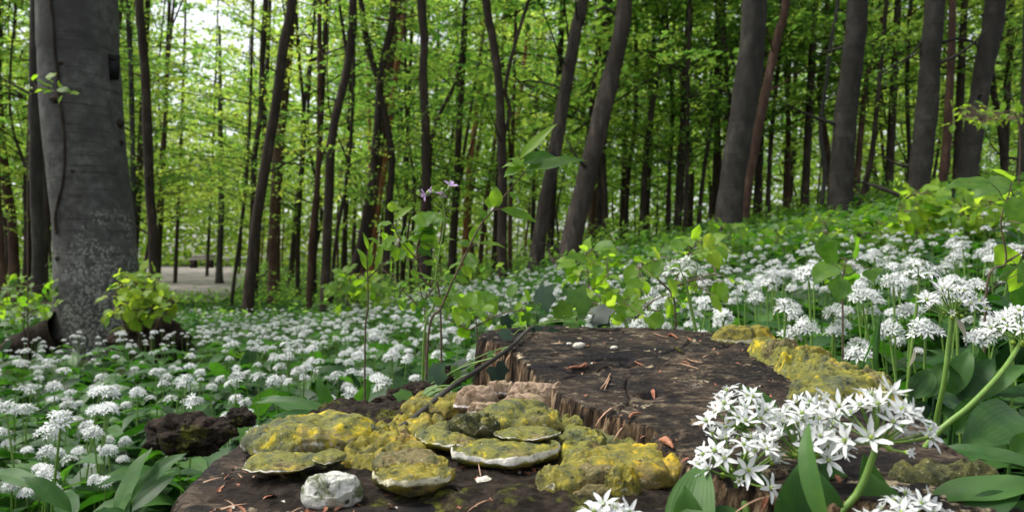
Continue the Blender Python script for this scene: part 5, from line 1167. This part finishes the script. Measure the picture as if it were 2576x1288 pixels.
def bush(name, label, cat, D, stems, boxes, n, lw, seed, m='bright', vlo=.4, vhi=.95, depth=.12, asp=.8, sw=.0016):
    r = np.random.RandomState(seed); S = [np.array([PT(q[0], q[1], D) for q in s]) for s in stems]
    p0 = S[0][0]; b = np.array([p0[0], D, float(gz(p0[0], D))]); root = empty(name, b, label, cat)
    for k_, s in enumerate(S):
        mb = MB(); Q = list(s); Q = ([b - [0, 0, .02]] if k_ == 0 and s[0][2] > b[2] else []) + Q; tube(mb, Q, np.linspace(sw * 1.3, sw * .6, len(Q)), 5, n=6 * len(Q)); mb.build('stem', 'twig', root, origin=b)
    AP = np.concatenate([spline(s, 24) for s in S]); 
    for k_ in range(n):
        u0, u1, v0, v1 = boxes[r.randint(len(boxes))]; c = PT(r.uniform(u0, u1), r.uniform(v0, v1), D + r.normal() * depth)
        q = AP[np.argmin(((AP - c) ** 2).sum(1))]; d = norm((c - q) * .6 + rdir(1, r)[0] * np.linalg.norm(c - q) * .8 + [0, 0, -.003]); L = lw / F * D * r.uniform(.65, 1.2)
        up = norm([r.normal() * .5, -.55 + r.normal() * .3, .9]); V_, F_, lu = blade(L, L * asp * r.uniform(.8, 1.05), 8, 2, r.uniform(.1, .9), .2, .42, wave=.06)
        mb = MB(); mb.scatter(V_, F_, frame(d, up)[None], [c], 1, 0, r.uniform(vlo, vhi), lu=lu); tube(mb, [q, (q + c) / 2 + [0, 0, .004], c], sw * .4, 4, 1, n=5, caps=False)
        mb.build('leaf', [m, 'twig'], root, origin=b)
    return root
bush('sapling', 'mid-green leafy tangle low between the thin shoot and the tall sapling', 'sapling', 1.2, [[(1070, 830), (1060, 740), (1040, 660)], [(1065, 760), (1110, 700)], [(1065, 780), (1000, 720)]], [(950, 1130, 560, 700), (1000, 1160, 700, 800)], 40, 34, 21, asp=.62, vlo=.1, vhi=.5, depth=.08, sw=.0011)
bush('beech_seedling', 'bright yellow-green leafy shoots on a red stem behind the ivy', 'sapling', 1.45, [[(1450, 800), (1480, 740), (1475, 640)], [(1470, 780), (1500, 720), (1530, 690)]], [(1432, 1535, 625, 700), (1440, 1530, 680, 790)], 56, 50, 1, asp=.72, vlo=.3, vhi=.85)
bush('beech_seedling', 'low bright green leaves between the two taller leafy shoots', 'sapling', 1.4, [[(1600, 800), (1560, 760), (1520, 730)], [(1600, 800), (1640, 760), (1680, 740)]], [(1500, 1590, 730, 815), (1560, 1720, 720, 800)], 50, 46, 2, vlo=.2, vhi=.75, asp=.7)
bush('beech_seedling', 'spreading bright beech shoot with leaves held over the flower carpet', 'sapling', 1.25, [[(1700, 810), (1690, 740), (1720, 660), (1750, 610)], [(1695, 740), (1640, 690), (1600, 670)], [(1700, 720), (1760, 700), (1800, 690)]],
     [(1600, 1720, 640, 720), (1690, 1790, 590, 650), (1700, 1850, 690, 750), (1740, 1800, 610, 660)], 50, 50, 3, vlo=.3, vhi=.85, asp=.72)
bush('seedling', 'low row of light green leaves before the tall sapling foot', 'sapling', 1.6, [[(1200, 830), (1180, 790)], [(1180, 830), (1260, 790), (1320, 780)], [(1180, 830), (1120, 800)]], [(1130, 1330, 745, 825), (1150, 1240, 735, 800)], 70, 42, 4, vlo=.25, vhi=.75)
bush('shoots', 'bright yellow shoots sprouting from the root mound of the beech', 'shoots', 5.1, [[(350, 840), (350, 760), (340, 700)], [(350, 840), (390, 760), (400, 700)], [(350, 840), (310, 780), (290, 740)], [(350, 840), (380, 790), (420, 760)]],
     [(280, 420, 700, 790), (300, 410, 680, 740), (270, 350, 740, 800), (330, 430, 740, 800)], 99, 32, 5, vlo=.6, vhi=1., depth=.14, sw=.008)
bush('shoots', 'outer bright yellow shoots spilling over the crest of the root mound', 'shoots', 5.0, [[(380, 840), (385, 770), (390, 720)], [(380, 840), (420, 780), (440, 760)], [(320, 840), (300, 760), (310, 700)]],
     [(290, 400, 690, 760), (380, 430, 740, 800), (300, 350, 760, 830)], 95, 32, 25, vlo=.6, vhi=1., depth=.12, sw=.008)
bush('small_shrub', 'yellow-green bush in front of the pale-streaked beech', 'bush', 4.2, [[(2300, 640), (2310, 560), (2320, 490)], [(2300, 640), (2270, 580), (2260, 520)], [(2300, 640), (2360, 580)]],
     [(2250, 2350, 480, 560), (2240, 2400, 540, 620), (2290, 2370, 470, 560)], 99, 44, 6, vlo=.45, vhi=.95, depth=.15, sw=.005)
bush('small_shrub', 'light green bush spreading between the two leaning slope beeches', 'bush', 4.0, [[(2440, 640), (2430, 560), (2420, 520)], [(2440, 640), (2480, 560), (2500, 510)]], [(2370, 2520, 490, 560), (2400, 2560, 520, 600)], 99, 44, 7, vlo=.4, vhi=.9, depth=.2, sw=.005)
bush('maple_shoot', 'broad leaved shoot on a red stem at the frame side', 'sapling', 1.15, [[(2480, 740), (2530, 660), (2518, 560), (2540, 480)], [(2530, 660), (2580, 630)]], [(2490, 2590, 440, 520), (2520, 2600, 500, 600), (2490, 2560, 610, 720), (2550, 2610, 600, 720)], 20, 88, 8, vlo=.15, vhi=.65)
bush('seedling', 'broad dark green leaves over the flowers beyond the blades', 'sapling', 1.3, [[(2120, 760), (2120, 700), (2130, 650)]], [(2060, 2180, 640, 690), (2100, 2200, 660, 720)], 9, 80, 9, vlo=.05, vhi=.45)
for (u_, v_, D_, c_, sd2, lab_) in [(1830, 600, 5.2, (.2, .65), 31, 'low green shrub at the foot of the thickest slope beech'), (1960, 612, 5.0, (.1, .6), 32, 'mid-green shrub below the slim stem past the scaly pine'),
        (2200, 585, 4.8, (.3, .8), 33, 'light green shrub between upright beech and pale-streaked beech'), (1680, 650, 5.5, (.15, .6), 34, 'dark green low shrub behind the spreading beech shoot'), (2290, 560, 5.6, (.5, .95), 35, 'tall yellow-green shrub hiding the foot of the pale-streaked beech'),
        (2470, 520, 5.2, (.4, .9), 36, 'leafy shrub hiding the foot of the leaning slope beech'), (1560, 690, 5.6, (.1, .5), 37, 'dark low shrub beside the foot of the stout leaning trunk'), (900, 720, 6.5, (.3, .8), 38, 'small green shrub at the foot of the bowed trunk')]:
    bush('small_shrub', lab_, 'bush', D_, [[(u_, v_ + 60), (u_ - 4, v_), (u_ + 3, v_ - 25)], [(u_, v_ + 50), (u_ + 40, v_)], [(u_, v_ + 50), (u_ - 42, v_ + 5)]], [(u_ - 75, u_ + 75, v_, v_ + 55), (u_ - 45, u_ + 45, v_ - 38, v_ + 10)], 98, 32, sd2, vlo=c_[0], vhi=c_[1], depth=.22, asp=.7, sw=.004)
bush('small_shrub', 'pale green shrub at the foot of the upright smooth grey beech', 'bush', 4.5, [[(2080, 660), (2085, 600), (2075, 560)], [(2080, 660), (2110, 620)]], [(2040, 2110, 540, 610), (2030, 2150, 590, 660)], 50, 24, 10, vlo=.3, vhi=.8, depth=.2, sw=.004)
bush('small_shrub', 'green nettle-like undergrowth shrub near the frame corner beyond the beech', 'bush', 5.6, [[(60, 800), (70, 740), (80, 700)], [(60, 800), (20, 740)], [(60, 800), (110, 760)]], [(-10, 150, 700, 790), (0, 120, 720, 810)], 95, 26, 11, vlo=.1, vhi=.7, depth=.4, sw=.004)
bush('beech_twig', 'yellow-green leafy twig hanging before the grey beech trunk', 'twig', 5.2, [[(70, 300), (90, 225), (150, 232), (180, 240)]], [(75, 125, 200, 240), (140, 182, 225, 245)], 14, 30, 12, vlo=.35, vhi=.8, depth=.05, sw=.004)
bush('beech_branch', 'yellow-green leafy spray across the leaning slope beech', 'twig', 6.0, [[(2560, 300), (2480, 300), (2400, 285)], [(2480, 300), (2430, 260)]], [(2390, 2480, 255, 320), (2440, 2590, 270, 320), (2400, 2560, 280, 310)], 70, 22, 13, vlo=.45, vhi=.95, depth=.25, sw=.005)
